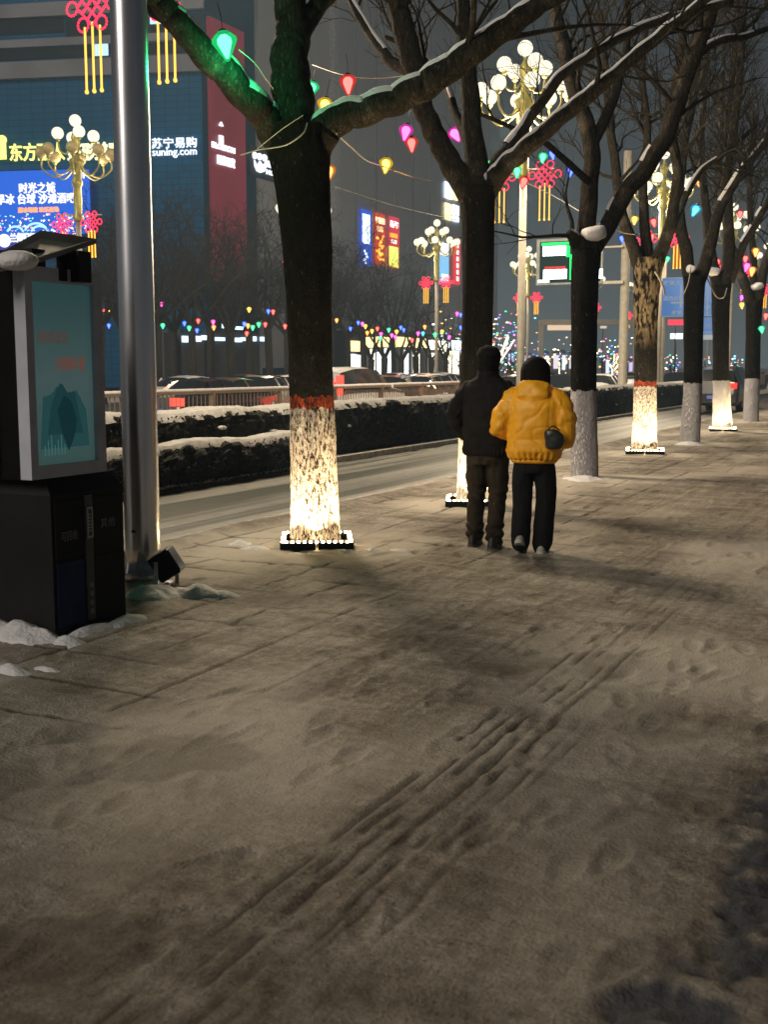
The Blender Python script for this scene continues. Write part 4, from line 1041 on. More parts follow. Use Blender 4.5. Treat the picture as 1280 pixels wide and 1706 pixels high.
car('sedan', 'brown', -22.5, 702, True, 'brown car before the yellow fascia shopfront', head_on, tail_dim)
car('sedan', 'silver', -20, 724, True, 'silver car beside the lamp post before the white shop', head_off, tail_dim)
car('sedan', 'white', -21, 750, True, 'white car left of the man at the second trunk', head_on, tail_dim)
car('sedan', 'dark', -23, 462, True, 'dark car over the roof of the silver headlight car', head_off, tail_dim)
car('sedan', 'red', -14.5, 866, False, 'car with red tail lamps between the two walkers', head_off, tail_on)
car('sedan', 'white', -13.5, 1004, False, 'white car right of the third trunk behind the hedge', head_off, tail_on)
car('sedan', 'dark', -14.5, 940, True, 'dark car with a blazing headlight beside the woman', head_on, tail_dim)
car('sedan', 'dark', -14, 1128, True, 'dark car with bluish headlights between the fourth and fifth trunks', head_on, tail_dim)
car('sedan', 'white', -23.5, 318, False, 'pale car with a red tail lamp behind the dark car by the pole', head_off, tail_on)
car('sedan', 'dark', -18.3, 345, False, 'dark car with glowing tail lamps between the pole and the silver car', head_off, tail_on)
car('sedan', 'brown', -25.5, 404, True, 'brown car half hidden behind the silver headlight car', head_on, tail_dim)
car('sedan', 'silver', -25.5, 655, True, 'silver car under the yellow canopy lights of the wide shop', head_on, tail_dim)
car('sedan', 'dark', -18.0, 664, False, 'dark car with red tail lamps beyond the dull red car', head_off, tail_on)
car('sedan', 'silver', -26, 735, True, 'small silver car with headlights before the brightest shop', head_on, tail_dim)
car('sedan', 'brown', -17.9, 712, False, 'brown car with tail lamps beside the lamp post foot', head_off, tail_on)
car('sedan', 'dark', -22, 905, True, 'small dark car with headlights right of the woman head', head_on, tail_dim)
car('sedan', 'silver', -18, 1060, False, 'silver car with tail lamps between the board pole and the fourth trunk', head_off, tail_on)
car('suv', 'dark', -6, 0, False, 'black off-road car parked on the side road beyond the seventh trunk', head_off, tail_dim, -.12, Vector((-7.55, 45.0, 0)))

# ================================================================== AD CABINET, POLE, FLOODLIGHT
def build_cabinet():
    X1, Y0, Y1 = -4.71, 5.14, 5.80
    rt = thing('advert_cabinet', (X1 - .5, 5.4, 0), 'black street cabinet with a dim teal advert panel and tilted roof', 'cabinet')
    O = rt.location
    mb = MB(); XL = -6.3
    mb.slab([(XL, Y0, 0), (X1, Y0, 0), (X1, Y1, 0), (XL, Y1, 0)], (0, 0, .84))
    mb.slab([(XL, Y0, .84), (X1, Y0, .84), (X1, Y1, .84), (XL, Y1, .84)], (0, 0, .002)); 
    top = MB()
    v = [(XL, Y0, .842), (X1, Y0, .842), (X1, Y1, .842), (XL, Y1, .842), (XL, Y0 + .03, .94), (X1 - .06, Y0 + .03, .94), (X1 - .06, Y1 - .05, .94), (XL, Y1 - .05, .94)]
    mb.add(v, [(0, 1, 5, 4), (1, 2, 6, 5), (2, 3, 7, 6), (3, 0, 4, 7), (4, 5, 6, 7)])
    mb.build('base', M['dark_panel'], rt, O)
    mb = MB(); mb.slab([(XL, 5.02, .941), (-4.80, 5.02, .941), (-4.80, 5.66, .941), (XL, 5.66, .941)], (0, 0, 1.24)); mb.build('body', pmat('matt_black', (.0035, .0035, .0035), .9), rt, O)
    # street side doors
    f = lambda y0, y1, z0, z1, t=.012, x=X1: [(x, y0, z0), (x, y1, z0), (x, y1, z1), (x, y0, z1)]
    def pan(name, y0, y1, z0, z1, mat, t=.012):
        mb = MB(); mb.slab(f(y0, y1, z0, z1), (t, 0, 0)); return mb.build(name, mat, rt, O)
    pan('door', 5.16, 5.40, .46, .80, M['dark_panel']); pan('door', 5.50, 5.77, .46, .80, M['dark_panel'])
    pan('door', 5.50, 5.77, .05, .43, M['dark_panel'])
    bl = pmat('blue_panel', (.012, .022, .075), .5, var=.3, scale=8); pan('blue_panel', 5.165, 5.40, .04, .43, bl)
    pan('lock_strip', 5.415, 5.485, .04, .82, pmat('lock_strip', (.05, .05, .052), .5), .02)
    mb = MB(); z0, z1, ya, yb = .565, .735, 5.425, 5.475
    for q in ((ya, ya + .008, z0, z1), (yb - .008, yb, z0, z1), (ya, yb, z1, z1 + .01), (ya, yb, z0 - .01, z0)): mb.slab([(X1 + .022, q[0], q[2]), (X1 + .022, q[1], q[2]), (X1 + .022, q[1], q[3]), (X1 + .022, q[0], q[3])], (.008, 0, 0))
    for k in range(6): mb.slab([(X1 + .022, ya + .008, z0 + .03 + k * .02), (X1 + .022, yb - .012, z0 + .03 + k * .02), (X1 + .022, yb - .012, z0 + .036 + k * .02), (X1 + .022, ya + .008, z0 + .036 + k * .02)], (.004, 0, 0))
    mb.build('handle', pmat('handle', (.42, .42, .42), .4, .3), rt, O)
    lt = pmat('faded_lettering', (.16, .16, .17), .6)
    mb = MB(); nrm = Vector((1, 0, 0)); ay = Vector((0, 1, 0))
    text_on(mb, '可回收', Vector((X1 + .0135, 5.20, .56)), ay, UP, nrm, .15, .06, .003); text_on(mb, '其他', Vector((X1 + .0135, 5.56, .60)), ay, UP, nrm, .14, .06, .003)
    for k in range(4): mb.slab([(X1 + .022, 5.435, .08 + k * .055), (X1 + .022, 5.465, .08 + k * .055), (X1 + .022, 5.465, .11 + k * .055), (X1 + .022, 5.435, .11 + k * .055)], (.003, 0, 0))
    mb.build('lettering', lt, rt, O)
    # advert light box
    A0, A1, Z0, Z1, XF = 4.985, 5.645, .95, 2.17, -4.70
    mb = MB(); w = .075
    for y0, y1, z0, z1 in ((A0, A1, Z1 - w * 1.1, Z1), (A0, A1, Z0, Z0 + w), (A0, A0 + w * .8, Z0 + w, Z1 - w * 1.1), (A1 - w, A1, Z0 + w, Z1 - w * 1.1)):
        mb.slab([(XF - .085, y0, z0), (XF - .085, y1, z0), (XF - .085, y1, z1), (XF - .085, y0, z1)], (.085, 0, 0))
    fr = mb.build('panel_frame', M['grey_frame'], rt, O)
    mb = MB(); mb.slab([(XF - .001, 5.27, Z1 - .07), (XF - .001, 5.33, Z1 - .07), (XF - .001, 5.33, Z1 + .0), (XF - .001, 5.27, Z1 + .0)], (.012, 0, 0)); mb.build('latch', M['black_metal'], fr, O)
    # the back-lit poster
    m, t, p = nmat('poster'); L = t.links.new; N = t.nodes.new
    tc = N('ShaderNodeTexCoord'); sp = N('ShaderNodeSeparateXYZ'); L(tc.outputs['Object'], sp.inputs[0])
    nz = N('ShaderNodeTexNoise'); nz.inputs['Scale'].default_value = 3.0; nz.inputs['Detail'].default_value = 3; L(tc.outputs['Object'], nz.inputs['Vector'])
    zz = N('ShaderNodeMath'); zz.operation = 'MULTIPLY_ADD'; zz.inputs[1].default_value = .25; L(nz.outputs[0], zz.inputs[0]); L(sp.outputs['Z'], zz.inputs[2])
    r = N('ShaderNodeValToRGB'); mr = N('ShaderNodeMapRange'); mr.inputs[1].default_value = 1.1; mr.inputs[2].default_value = 2.25
    L(zz.outputs[0], mr.inputs[0]); L(mr.outputs[0], r.inputs[0])
    e = r.color_ramp.elements; e[0].position = 0; e[0].color = (.055, .125, .118, 1); e[1].position = 1; e[1].color = (.026, .075, .08, 1)
    k = e.new(.45); k.color = (.095, .155, .155, 1)
    p.inputs['Base Color'].default_value = (.08, .25, .26, 1); p.inputs['Roughness'].default_value = .14
    L(r.outputs[0], p.inputs['Emission Color']); p.inputs['Emission Strength'].default_value = .42
    mb = MB(); XP = XF - .03
    mb.slab([(XP, A0 + .06, Z0 + .075), (XP, A1 - .075, Z0 + .075), (XP, A1 - .075, Z1 - .083), (XP, A0 + .06, Z1 - .083)], (-.01, 0, 0)); po = mb.build('poster', m, rt, O)
    def paint(name, polys, mat, x):
        mb = MB()
        for P in polys: mb.slab([(XP + x, y, z) for y, z in P], (.0015, 0, 0))
        mb.build(name, mat, po, O)
    rg = random.Random(8)
    def peak(y0, y1, zb, pts):
        out = [(y0, zb)]
        P = [(y0, zb + .02)] + pts + [(y1, zb + .02)]
        for i in range(len(P) - 1):
            for s in range(5):
                u = s / 5; out.append((P[i][0] * (1 - u) + P[i + 1][0] * u, P[i][1] * (1 - u) + P[i + 1][1] * u + rg.uniform(-.008, .008)))
        return out + [(y1, zb)]
    paint('poster_mountain', [peak(5.10, 5.52, 1.12, [(5.13, 1.42), (5.20, 1.44), (5.27, 1.50), (5.33, 1.42), (5.42, 1.46), (5.50, 1.34)])], emat('mountain_pale', (.034, .120, .125), .46), .001)
    paint('poster_mountain', [peak(5.16, 5.46, 1.20, [(5.19, 1.36), (5.24, 1.46), (5.28, 1.50), (5.34, 1.45), (5.40, 1.45), (5.44, 1.30)])], emat('mountain', (.020, .078, .085), .5), .004)
    paint('poster_mountain', [[(5.24, 1.34), (5.30, 1.43), (5.36, 1.40), (5.41, 1.28), (5.38, 1.18), (5.33, 1.10), (5.28, 1.20)]], emat('mountain_dark', (.012, .05, .06), .5), .007)
    mb = MB()
    for i in range(7): yy = 5.12 + i * .028; mb.slab([(XP + .010, yy, 1.08), (XP + .010, yy + .008, 1.08), (XP + .010, yy + .006, 1.14 + .03 * (i % 3)), (XP + .010, yy, 1.14 + .03 * (i % 3))], (.0015, 0, 0))
    mb.build('poster_stroke', emat('stroke', (.07, .2, .21), .6), po, O)
    mb = MB(); text_on(mb, '美丽新家园', Vector((XP + .002, 5.10, 1.735)), ay, UP, nrm, .25, .075, .002, .01); mb.build('lettering', emat('poster_brown', (.15, .075, .06), .55), po, O)
    mb = MB(); text_on(mb, '文明耀华夏', Vector((XP + .002, 5.24, 1.575)), ay, UP, nrm, .26, .085, .002, .01); mb.build('lettering', emat('poster_red', (.25, .07, .045), .6), po, O)
    # second panel on the end face, just its edge in view
    mb = MB(); 
    mb.slab([(-5.6, 5.019, .97), (-4.985, 5.019, .97), (-4.985, 5.019, 1.86), (-5.6, 5.019, 1.86)], (0, -.05, 0)); mb.build('end_panel', M['grey_frame'], rt, O)
    # tilted roof plate and its supports
    P = [atd(-70, 468, 6.35), atd(68, 392, 6.95), atd(160, 406, 7.15), atd(58, 440, 6.5)]
    mb = MB(); mb.slab(P, (0, 0, .03)); mb.build('roof', pmat('roof_plate', (.10, .095, .09), .4, .2), rt, O)
    a = atd(118, 430, 6.95); mb = MB()
    mb.slab([(a.x - .07, a.y - .05, 2.10), (a.x + .1, a.y - .05, 2.10), (a.x + .1, a.y + .06, 2.10), (a.x - .07, a.y + .06, 2.10)], (0, 0, .18)); mb.build('roof_support', M['black_metal'], rt, O)
    a = atd(52, 430, 6.7); mb = MB(); mb.slab([(a.x - .2, a.y - .05, 2.17), (a.x + .05, a.y - .05, 2.17), (a.x + .05, a.y + .06, 2.17), (a.x - .2, a.y + .06, 2.17)], (0, 0, .1)); mb.build('roof_support', M['black_metal'], rt, O)
    mb = MB(); c = atd(28, 440, 6.35); mb.ball((c.x, c.y, 2.175), .10, 14, 8, (1.3, 1, .55)); mb.build('snow_cap', M['snow'], rt, O, True)
    mb = MB(); c = (-5.15, 5.78, 1.05); mb.box((-4.98, 5.735, .99), (.3, .13, .09)); mb.build('rear_box', M['black_metal'], rt, O)
build_cabinet()

def snow_heap(name, label, blobs, mat='snow'):
    mb = MB()
    for (x, y, rx, ry, h) in blobs:
        n, m = 44, 16; o = len(mb.v)
        for i in range(m + 1):
            u = i / m
            for k in range(n):
                th = 2 * math.pi * k / n
                rr = u * (1 + .22 * mnoise.noise((x + math.cos(th) * 1.5, y + math.sin(th) * 1.5, 1)) + .1 * mnoise.noise((math.cos(th) * 4, math.sin(th) * 4, x)))
                xx, yy = x + rx * rr * math.cos(th), y + ry * rr * math.sin(th)
                zz = h * (1 - u * u) ** .8 * (1 + .4 * mnoise.noise((xx * 7, yy * 7, 2)) + .2 * mnoise.noise((xx * 16, yy * 16, 4)) + .05 * mnoise.noise((xx * 45, yy * 45, 9))) - .02 * u
                mb.v.append((xx, yy, zz))
        for i in range(m):
            for k in range(n): mb.f.append((o + i * n + k, o + (i + 1) * n + k, o + (i + 1) * n + (k + 1) % n, o + i * n + (k + 1) % n))
    ob = mb.build(name, M[mat], None, (0, 0, 0), True)
    return tag(ob, label, 'snow', 'heaps of shovelled snow', 'stuff')
a = atz(40, 1062); b = atz(110, 1070)
snow_heap('snow_heap', 'white shovelled snow heaped against the front corner of the black cabinet', [(a.x, a.y, .30, .15, .085), (a.x - .25, a.y + .02, .24, .13, .07), (b.x, b.y, .16, .1, .035), (-4.62, 5.35, .09, .28, .03), (-4.6, 5.65, .09, .22, .035)])
c = atz(15, 1118); snow_heap('snow_heap', 'low grey snow lump at the photo edge before the cabinet', [(c.x, c.y, .2, .08, .035), (c.x + .16, c.y + .1, .15, .06, .02)])
p1 = atz(235, 998); p2 = atz(310, 995)
snow_heap('snow_heap', 'grey snow heap around the foot of the steel pole and floodlight', [(p1.x, p1.y + .15, .24, .2, .07), (p2.x, p2.y + .12, .26, .16, .065), (p2.x + .2, p2.y + .16, .16, .1, .04)])
q = tree_base[0]
snow_heap('snow_heap', 'warm lit snow scuffed round the light frame of the nearest trunk', [(q.x + .42, q.y - .22, .20, .12, .045), (q.x + .58, q.y - .02, .16, .12, .04), (q.x - .40, q.y - .34, .24, .12, .035), (q.x - .66, q.y - .2, .2, .14, .04), (q.x + .1, q.y - .46, .26, .08, .03), (q.x + .75, q.y + .14, .14, .1, .03)])
for i, (q, lab) in enumerate(((atz(975, 800), 'little snow drift around the foot of the third trunk'), (atz(1150, 741), 'little snow drift around the foot of the fifth trunk'))):
    snow_heap('snow_heap', lab, [(q.x, q.y - .05, .36, .3, .07)])

def build_pole():
    P = atz(239, 958)
    rt = thing('steel_pole', P, 'thick shiny galvanised steel pole rising beside the black cabinet', 'pole')
    mb = MB(); n = 48; prof = [(.134, z) for z in np.linspace(0, 8.5, 40)]
    mb.lathe([(r * (1 + .003 * math.sin(z * 9)), z) for r, z in prof], n=n); mb.build('shaft', M['steel'], rt, smooth=True)
    mb = MB(); mb.lathe([(.24, 0), (.24, .03), (.16, .035)], n=24); 
    for k in range(4):
        a = k * math.pi / 2 + .4; mb.slab([(math.cos(a) * .13, math.sin(a) * .13, .035), (math.cos(a) * .22, math.sin(a) * .22, .035), (math.cos(a) * .135, math.sin(a) * .135, .2)], (.012 * -math.sin(a), .012 * math.cos(a), 0))
    mb.build('base_plate', M['steel'], rt)
    mb = MB(); mb.box((.02, -.134, .36), (.03, .012, .02)); mb.build('bolt', M['black_metal'], rt)
    # floodlight tilted against the pole
    F = atz(278, 974)
    fl = thing('floodlight', F, 'black box floodlight tilted beside the foot of the steel pole', 'floodlight')
    Mx = Matrix.Rotation(YAW, 3, 'Z') @ Matrix.Rotation(R(-32), 3, 'Y')
    mb = MB(); mb.box((0, 0, .155), (.17, .22, .20), M=Mx); 
    o = mb.build('housing', M['black_metal'], fl)
    bv = o.modifiers.new('bevel', 'BEVEL'); bv.width = .012; bv.segments = 2
    mb = MB(); mb.box(Mx @ Vector((.089, 0, 0)) + Vector((0, 0, .155)), (.006, .19, .17), M=Mx); mb.build('lens', M['glass_dark'], fl)
    mb = MB(); mb.box((0, .125, .09), (.03, .02, .2), YAW); mb.box((0, -.125, .09), (.03, .02, .2), YAW); mb.box((0, 0, -.005), (.05, .27, .02), YAW); mb.build('bracket', M['steel'], fl)
build_pole()
# ================================================================== STREET TREES
def twigs(mb, path, radii, rng, level, start=.25, dens=1.0, up=.25, minr=.0028, nmax=None, spread=1.0, lenk=1.0):
    """grow side shoots along a branch, recursively"""
    n = len(path); L = sum((path[i + 1] - path[i]).length for i in range(n - 1))
    cnt = max(2, int(L * (3.2 if level == 1 else 4.5) * dens))
    for _ in range(cnt):
        u = start + (1 - start) * rng.random(); i = min(n - 2, int(u * (n - 1)))
        p = path[i].lerp(path[i + 1], u * (n - 1) - i); t = (path[min(i + 1, n - 1)] - path[max(i - 1, 0)]).normalized()
        r = radii[i] * rng.uniform(.28, .55)
        r = min(r, [.05, .035, .014, .007][level])
        if r < minr: r = minr
        rad = Vector((rng.gauss(0, 1), rng.gauss(0, 1), rng.gauss(0, 1))).normalized()
        rad = (rad - t * rad.dot(t)).normalized()
        d = (t * rng.uniform(.3, .9) + rad * spread * rng.uniform(.5, 1.1) + Vector((0, 0, up))).normalized()
        ln = lenk * rng.uniform(.6, 1.25) * [2.2, 1.5, .75, .4][level]
        pts = [p]; m = 5 if level < 3 else 3
        dd = d.copy()
        for k in range(m):
            dd = (dd + Vector((rng.gauss(0, .22), rng.gauss(0, .22), rng.gauss(.05, .2)))).normalized()
            pts.append(pts[-1] + dd * ln / m)
        rr = list(np.linspace(r, max(minr * .7, r * .25), len(pts)))
        mb.tube(pts, rr, 5 if level < 2 else (4 if level < 3 else 3), caps=False)
        if level < 3: twigs(mb, pts, rr, rng, level + 1, .15, dens, up, minr, None, spread, lenk)

def snow_strip(mb, path, radii, seed, h=.03, wide=62, i0=0.0, i1=1.0):
    n = len(path); K = 9; rows = []
    for i in range(n):
        u = i / (n - 1)
        if u < i0 or u > i1:
            rows.append(None); continue
        t = (path[min(i + 1, n - 1)] - path[max(i - 1, 0)]).normalized()
        upv = UP - t * UP.dot(t)
        if upv.length < .45 or mnoise.noise(path[i] * 1.7 + Vector((seed, 0, 0))) < -.38: rows.append(None); continue
        upv.normalize(); s = t.cross(upv); r = radii[i]
        L = i * .07
        ps = path[i]; wl = R(wide) * (1 + .35 * mnoise.noise(ps * 2.2) + .20 * mnoise.noise(ps * 9))
        wr = R(wide) * (1 + .35 * mnoise.noise(ps * 2.2 + Vector((7, 3, 1))) + .20 * mnoise.noise(ps * 9 + Vector((2, 9, 4))))
        row = []
        for k in range(K):
            v = -1 + 2 * k / (K - 1); a = v * (wl if v < 0 else wr)
            hh = h * (1 - abs(v) ** 2.5) * (1 + .3 * mnoise.noise(ps * 5 + Vector((v, 0, seed))))
            rr = r * (.96 if abs(v) == 1 else 1.02) + hh
            row.append(path[i] + (upv * math.cos(a) + s * math.sin(a)) * rr)
        rows.append(row)
    for i in range(n - 1):
        if rows[i] and rows[i + 1]:
            o = len(mb.v); mb.v.extend([tuple(p) for p in rows[i] + rows[i + 1]])
            for k in range(K - 1): mb.f.append((o + k, o + k + 1, o + K + k + 1, o + K + k))

def trunk_mesh(mb, path, radii, n, seed, amp):
    P = path; o = len(mb.v)
    for i, p in enumerate(P):
        for k in range(n):
            th = 2 * math.pi * k / n; c, s = math.cos(th), math.sin(th)
            q = Vector((c * 3 + seed * 5, s * 3, p.z * 1.3))
            r = radii[i] * (1 + amp * mnoise.noise(q * .7) + amp * .55 * mnoise.noise(q * 2.3) + amp * .35 * abs(mnoise.noise(Vector((c * 14 + seed, s * 14, p.z * 5)))) + amp * .2 * mnoise.noise(Vector((c * 34, s * 34, p.z * 16))))
            mb.v.append((p.x + c * r, p.y + s * r, p.z))
    for i in range(len(P) - 1):
        for k in range(n): mb.f.append((o + i * n + k, o + i * n + (k + 1) % n, o + (i + 1) * n + (k + 1) % n, o + (i + 1) * n + k))
    mb.f.append(tuple(o + (len(P) - 1) * n + k for k in range(n)))

TR = [
 dict(tr=[(527, 912, 43), (524, 860, 40), (522, 790, 38), (520, 665, 36), (517, 560, 36), (512, 420, 39), (504, 320, 43), (497, 250, 50), (492, 212, 54)],
      limbs=[[(470, 245, 30, 0), (448, 205, 27, -.1), (405, 155, 25, -.25), (345, 92, 24, -.4), (295, 38, 21, -.55), (262, -5, 19, -.65), (225, -60, 17, -.8), (160, -150, 12, -1.1), (110, -260, 7, -1.4)],
             [(490, 260, 44, 0), (487, 180, 37, 0), (484, 100, 32, .05), (487, 40, 29, .1), (478, -30, 27, .1), (465, -140, 20, .3), (470, -260, 12, .5)],
             [(520, 250, 34, 0), (548, 208, 27, -.05), (605, 186, 25, -.1), (660, 166, 24, -.15), (712, 140, 24, -.2), (762, 106, 22, -.25), (815, 68, 20, -.35), (868, 30, 18, -.45), (925, -12, 15, -.55), (1000, -80, 11, -.8), (1080, -170, 6, -1.0)],
             [(487, 75, 26, .0), (515, 28, 19, .15), (545, -8, 16, .25), (600, -70, 11, .5), (650, -150, 6, .8)]],
      snow=[(0, .12, .36), (2, .06, 1), (0, .5, .62)], hs=.019, label='nearest tree with a lit whitewashed trunk and snow lined forking limbs'),
 dict(tr=[(790, 843, 31), (791, 760, 29), (793, 640, 27), (796, 520, 25), (797, 400, 26), (796, 340, 28), (796, 312, 31)],
      limbs=[[(786, 328, 24, 0), (762, 288, 21, 0), (728, 232, 19, .1), (705, 180, 19, .1), (692, 118, 20, .15), (674, 55, 20, .2), (655, -20, 18, .3), (630, -130, 12, .4)],
             [(797, 320, 26, 0), (789, 230, 18, .1), (780, 120, 15, .15), (773, 30, 13, .2), (770, -60, 10, .3)],
             [(812, 318, 20, 0), (842, 278, 16, -.1), (880, 244, 15, -.2), (932, 200, 13, -.3), (985, 156, 12, -.4), (1032, 118, 10, -.5), (1080, 76, 9, -.6), (1130, 36, 8, -.7), (1190, -10, 6, -.9)],
             [(808, 305, 15, .1), (845, 250, 12, .2), (885, 195, 10, .3), (935, 128, 9, .35), (985, 92, 8, .4), (1060, 50, 8, .5), (1130, 26, 7, .6), (1220, 2, 6, .8)],
             [(693, 120, 13, .1), (655, 105, 10, .4), (620, 60, 9, .7), (590, 10, 8, .9), (560, -60, 6, 1.2)],
             [(785, 245, 11, .1), (760, 190, 8, .5), (742, 140, 7, .9), (700, 90, 6, 1.3), (640, 60, 4, 1.6)]],
      snow=[(2, .04, .95), (3, .15, 1), (0, 0, .05)], hs=.015, label='second tree behind the man with its trunk light half hidden'),
 dict(tr=[(975, 797, 23), (974, 720, 21), (973, 640, 21), (974, 540, 21), (976, 450, 22), (978, 415, 24)],
      limbs=[[(972, 425, 19, 0), (980, 360, 16, 0), (987, 280, 15, 0), (984, 230, 15, 0), (967, 175, 14, .1), (947, 115, 13, .2), (935, 50, 12, .3), (915, -15, 10, .4), (890, -100, 7, .6)],
             [(990, 235, 11, 0), (1010, 195, 10, .1), (1030, 140, 9, .2), (1043, 90, 8, .3), (1046, 20, 7, .5), (1040, -60, 5, .7)],
             [(985, 420, 18, 0), (1012, 378, 16, 0), (1042, 325, 15, -.1), (1075, 283, 15, -.2), (1106, 235, 15, -.3), (1130, 175, 14, -.35), (1150, 110, 14, -.4), (1178, 45, 12, -.5), (1200, -25, 10, -.6), (1230, -120, 7, -.8)],
             [(1150, 120, 9, -.4), (1165, 90, 8, -.2), (1200, 68, 7, 0), (1245, 60, 6, .2), (1300, 40, 4, .4)],
             [(965, 415, 12, 0), (955, 396, 10, -.1), (948, 386, 6, -.15)],
             [(978, 300, 7, -.1), (945, 270, 6, -.3), (905, 235, 5, -.6), (860, 215, 4, -.9), (800, 190, 3, -1.2)]],
      snow=[(2, .02, .2), (2, .35, .5), (4, 0, 1)], hs=.022, label='third tree with a plain grey whitewashed trunk and dark limbs beside the woman'),
 dict(tr=[(1075, 757, 21), (1075, 690, 19), (1076, 630, 18), (1077, 540, 19), (1079, 470, 22), (1081, 430, 25)],
      limbs=[[(1066, 440, 14, 0), (1052, 400, 11, 0), (1036, 355, 10, 0), (1030, 305, 9, .2), (1018, 220, 8, .4), (1010, 120, 7, .6), (1000, 20, 5, .9)],
             [(1094, 440, 14, 0), (1110, 398, 11, -.1), (1123, 350, 10, -.15), (1129, 285, 9, -.2), (1122, 235, 8, -.2), (1118, 190, 8, -.1), (1135, 90, 6, .1), (1150, -10, 5, .3)],
             [(1080, 435, 12, .1), (1075, 370, 9, .15), (1072, 305, 8, .2), (1080, 220, 7, .3), (1070, 120, 6, .4), (1080, 20, 5, .5)],
             [(1115, 395, 8, 0), (1135, 345, 6, .3), (1165, 290, 6, .6), (1205, 258, 5, .8), (1260, 210, 4, 1.2)]],
      snow=[(1, 0, .3)], hs=.022, label='fourth tree with a brightly lit trunk and a peeling bark fork'),
 dict(tr=[(1150, 739, 17), (1154, 670, 15), (1156, 600, 15), (1157, 510, 16), (1158, 460, 18)],
      limbs=[[(1152, 470, 13, 0), (1142, 415, 11, 0), (1132, 350, 10, 0), (1135, 280, 9, .2), (1150, 190, 8, .3), (1165, 90, 7, .5), (1175, -20, 5, .6)],
             [(1165, 470, 13, 0), (1182, 420, 11, -.1), (1196, 360, 9, -.2), (1225, 305, 7, -.3), (1262, 255, 6, -.5), (1310, 200, 5, -.7)],
             [(1186, 405, 9, 0), (1205, 330, 8, .2), (1220, 240, 8, .3), (1232, 140, 7, .5), (1240, 30, 5, .7)]],
      snow=[(1, .25, .95)], hs=.035, label='fifth tree with a plain whitewashed trunk left of the low lit trunk'),
 dict(tr=[(1205, 719, 16), (1203, 660, 14), (1202, 600, 13), (1202, 520, 14), (1203, 475, 16)],
      limbs=[[(1198, 480, 12, 0), (1186, 430, 10, 0), (1180, 370, 9, .2), (1170, 280, 7, .4), (1172, 180, 6, .6), (1180, 60, 5, .8)],
             [(1208, 480, 12, 0), (1215, 420, 11, 0), (1213, 330, 9, .1), (1216, 220, 8, .2), (1225, 110, 7, .4), (1230, 0, 5, .6)],
             [(1217, 470, 8, 0), (1240, 410, 7, -.2), (1270, 355, 6, -.4), (1310, 300, 5, -.6)]],
      snow=[(2, .1, 1)], hs=.035, label='sixth tree with its lit trunk shaded down the left half'),
 dict(tr=[(1252, 703, 13), (1254, 640, 12), (1256, 560, 12), (1258, 500, 14)],
      limbs=[[(1252, 505, 10, 0), (1236, 455, 9, 0), (1220, 410, 7, .2), (1205, 340, 6, .4), (1200, 240, 5, .6), (1205, 120, 4, .9)],
             [(1263, 505, 10, 0), (1274, 450, 8, 0), (1290, 390, 7, .2), (1300, 300, 6, .4)],
             [(1258, 500, 8, .2), (1255, 420, 6, .4), (1250, 320, 5, .6), (1260, 200, 4, .8)]],
      snow=[(1, .0, .8)], hs=.04, label='seventh tree with a plain grey trunk at the photo edge'),
]
def build_street_tree(i, spec):
    base = tree_base[i]; D = base.dot(FWD); k = D / FPX
    rt = thing('street_tree', base, spec['label'], 'tree', 'whitewashed street trees')
    rng = random.Random(100 + i)
    P = []; rad = []
    for px, py, r in spec['tr']: P.append(atd(px, py, D)); rad.append(r * k)
    P[0].z = -.03
    per = 14 if i < 2 else (9 if i < 4 else 6)
    P = smooth_path(P, per); rad = lerp_list(rad, len(P))
    mb = MB(); trunk_mesh(mb, P, rad, 72 if i == 0 else (48 if i < 4 else 28), i, .075)
    mb.build('trunk', M['bark_red' if i == 0 else 'bark_peel' if i == 3 else 'bark_white'], rt, base, True)
    cr = MB(); sn = MB(); paths = []
    for li, lim in enumerate(spec['limbs']):
        Q = [atd(px, py, D + dd) for px, py, r, dd in lim]; rr = [r * k * .92 for px, py, r, dd in lim]
        Q = smooth_path(Q, 7 if i < 2 else 5); rr = lerp_list(rr, len(Q)); paths.append((Q, rr))
        for j in range(len(Q)):
            if j > 2: Q[j] = Q[j] + Vector((mnoise.noise((j * .31, li, i)), mnoise.noise((j * .31, li + 5, i)), mnoise.noise((j * .31, li + 9, i)))) * rr[j] * .28
        cr.tube(Q, rr, 16 if i < 2 else 9, True, .07, li + i * 3)
        dens = [1.1, 1.4, 1.7, 1.7, 1.8, 1.8, 1.8][i]
        twigs(cr, Q, rr, rng, 1, .45 if li != 2 else .5, dens * .55, .35, (.0026 + .00010 * D))
        # knots and stubs
    cr.build('crown', M['bark'], rt, base, True)
    for li, a, b in spec['snow']:
        Q, rr = paths[li]
        snow_strip(sn, smooth_path(Q, 3), lerp_list(rr, (len(Q) - 1) * 3 + 1), i * 7 + li, spec['hs'], 46, a, b)
    for li, (Q, rr) in enumerate(paths):      # thin snow on the rest
        if li not in [s[0] for s in spec['snow']] and i > 0: snow_strip(sn, Q, rr, i * 7 + li, spec['hs'] * .5, 42, .35, .8)
    sn.build('branch_snow', M['snow'], rt, base, True)
    return rt
tree_objs = [build_street_tree(i, s) for i, s in enumerate(TR)]

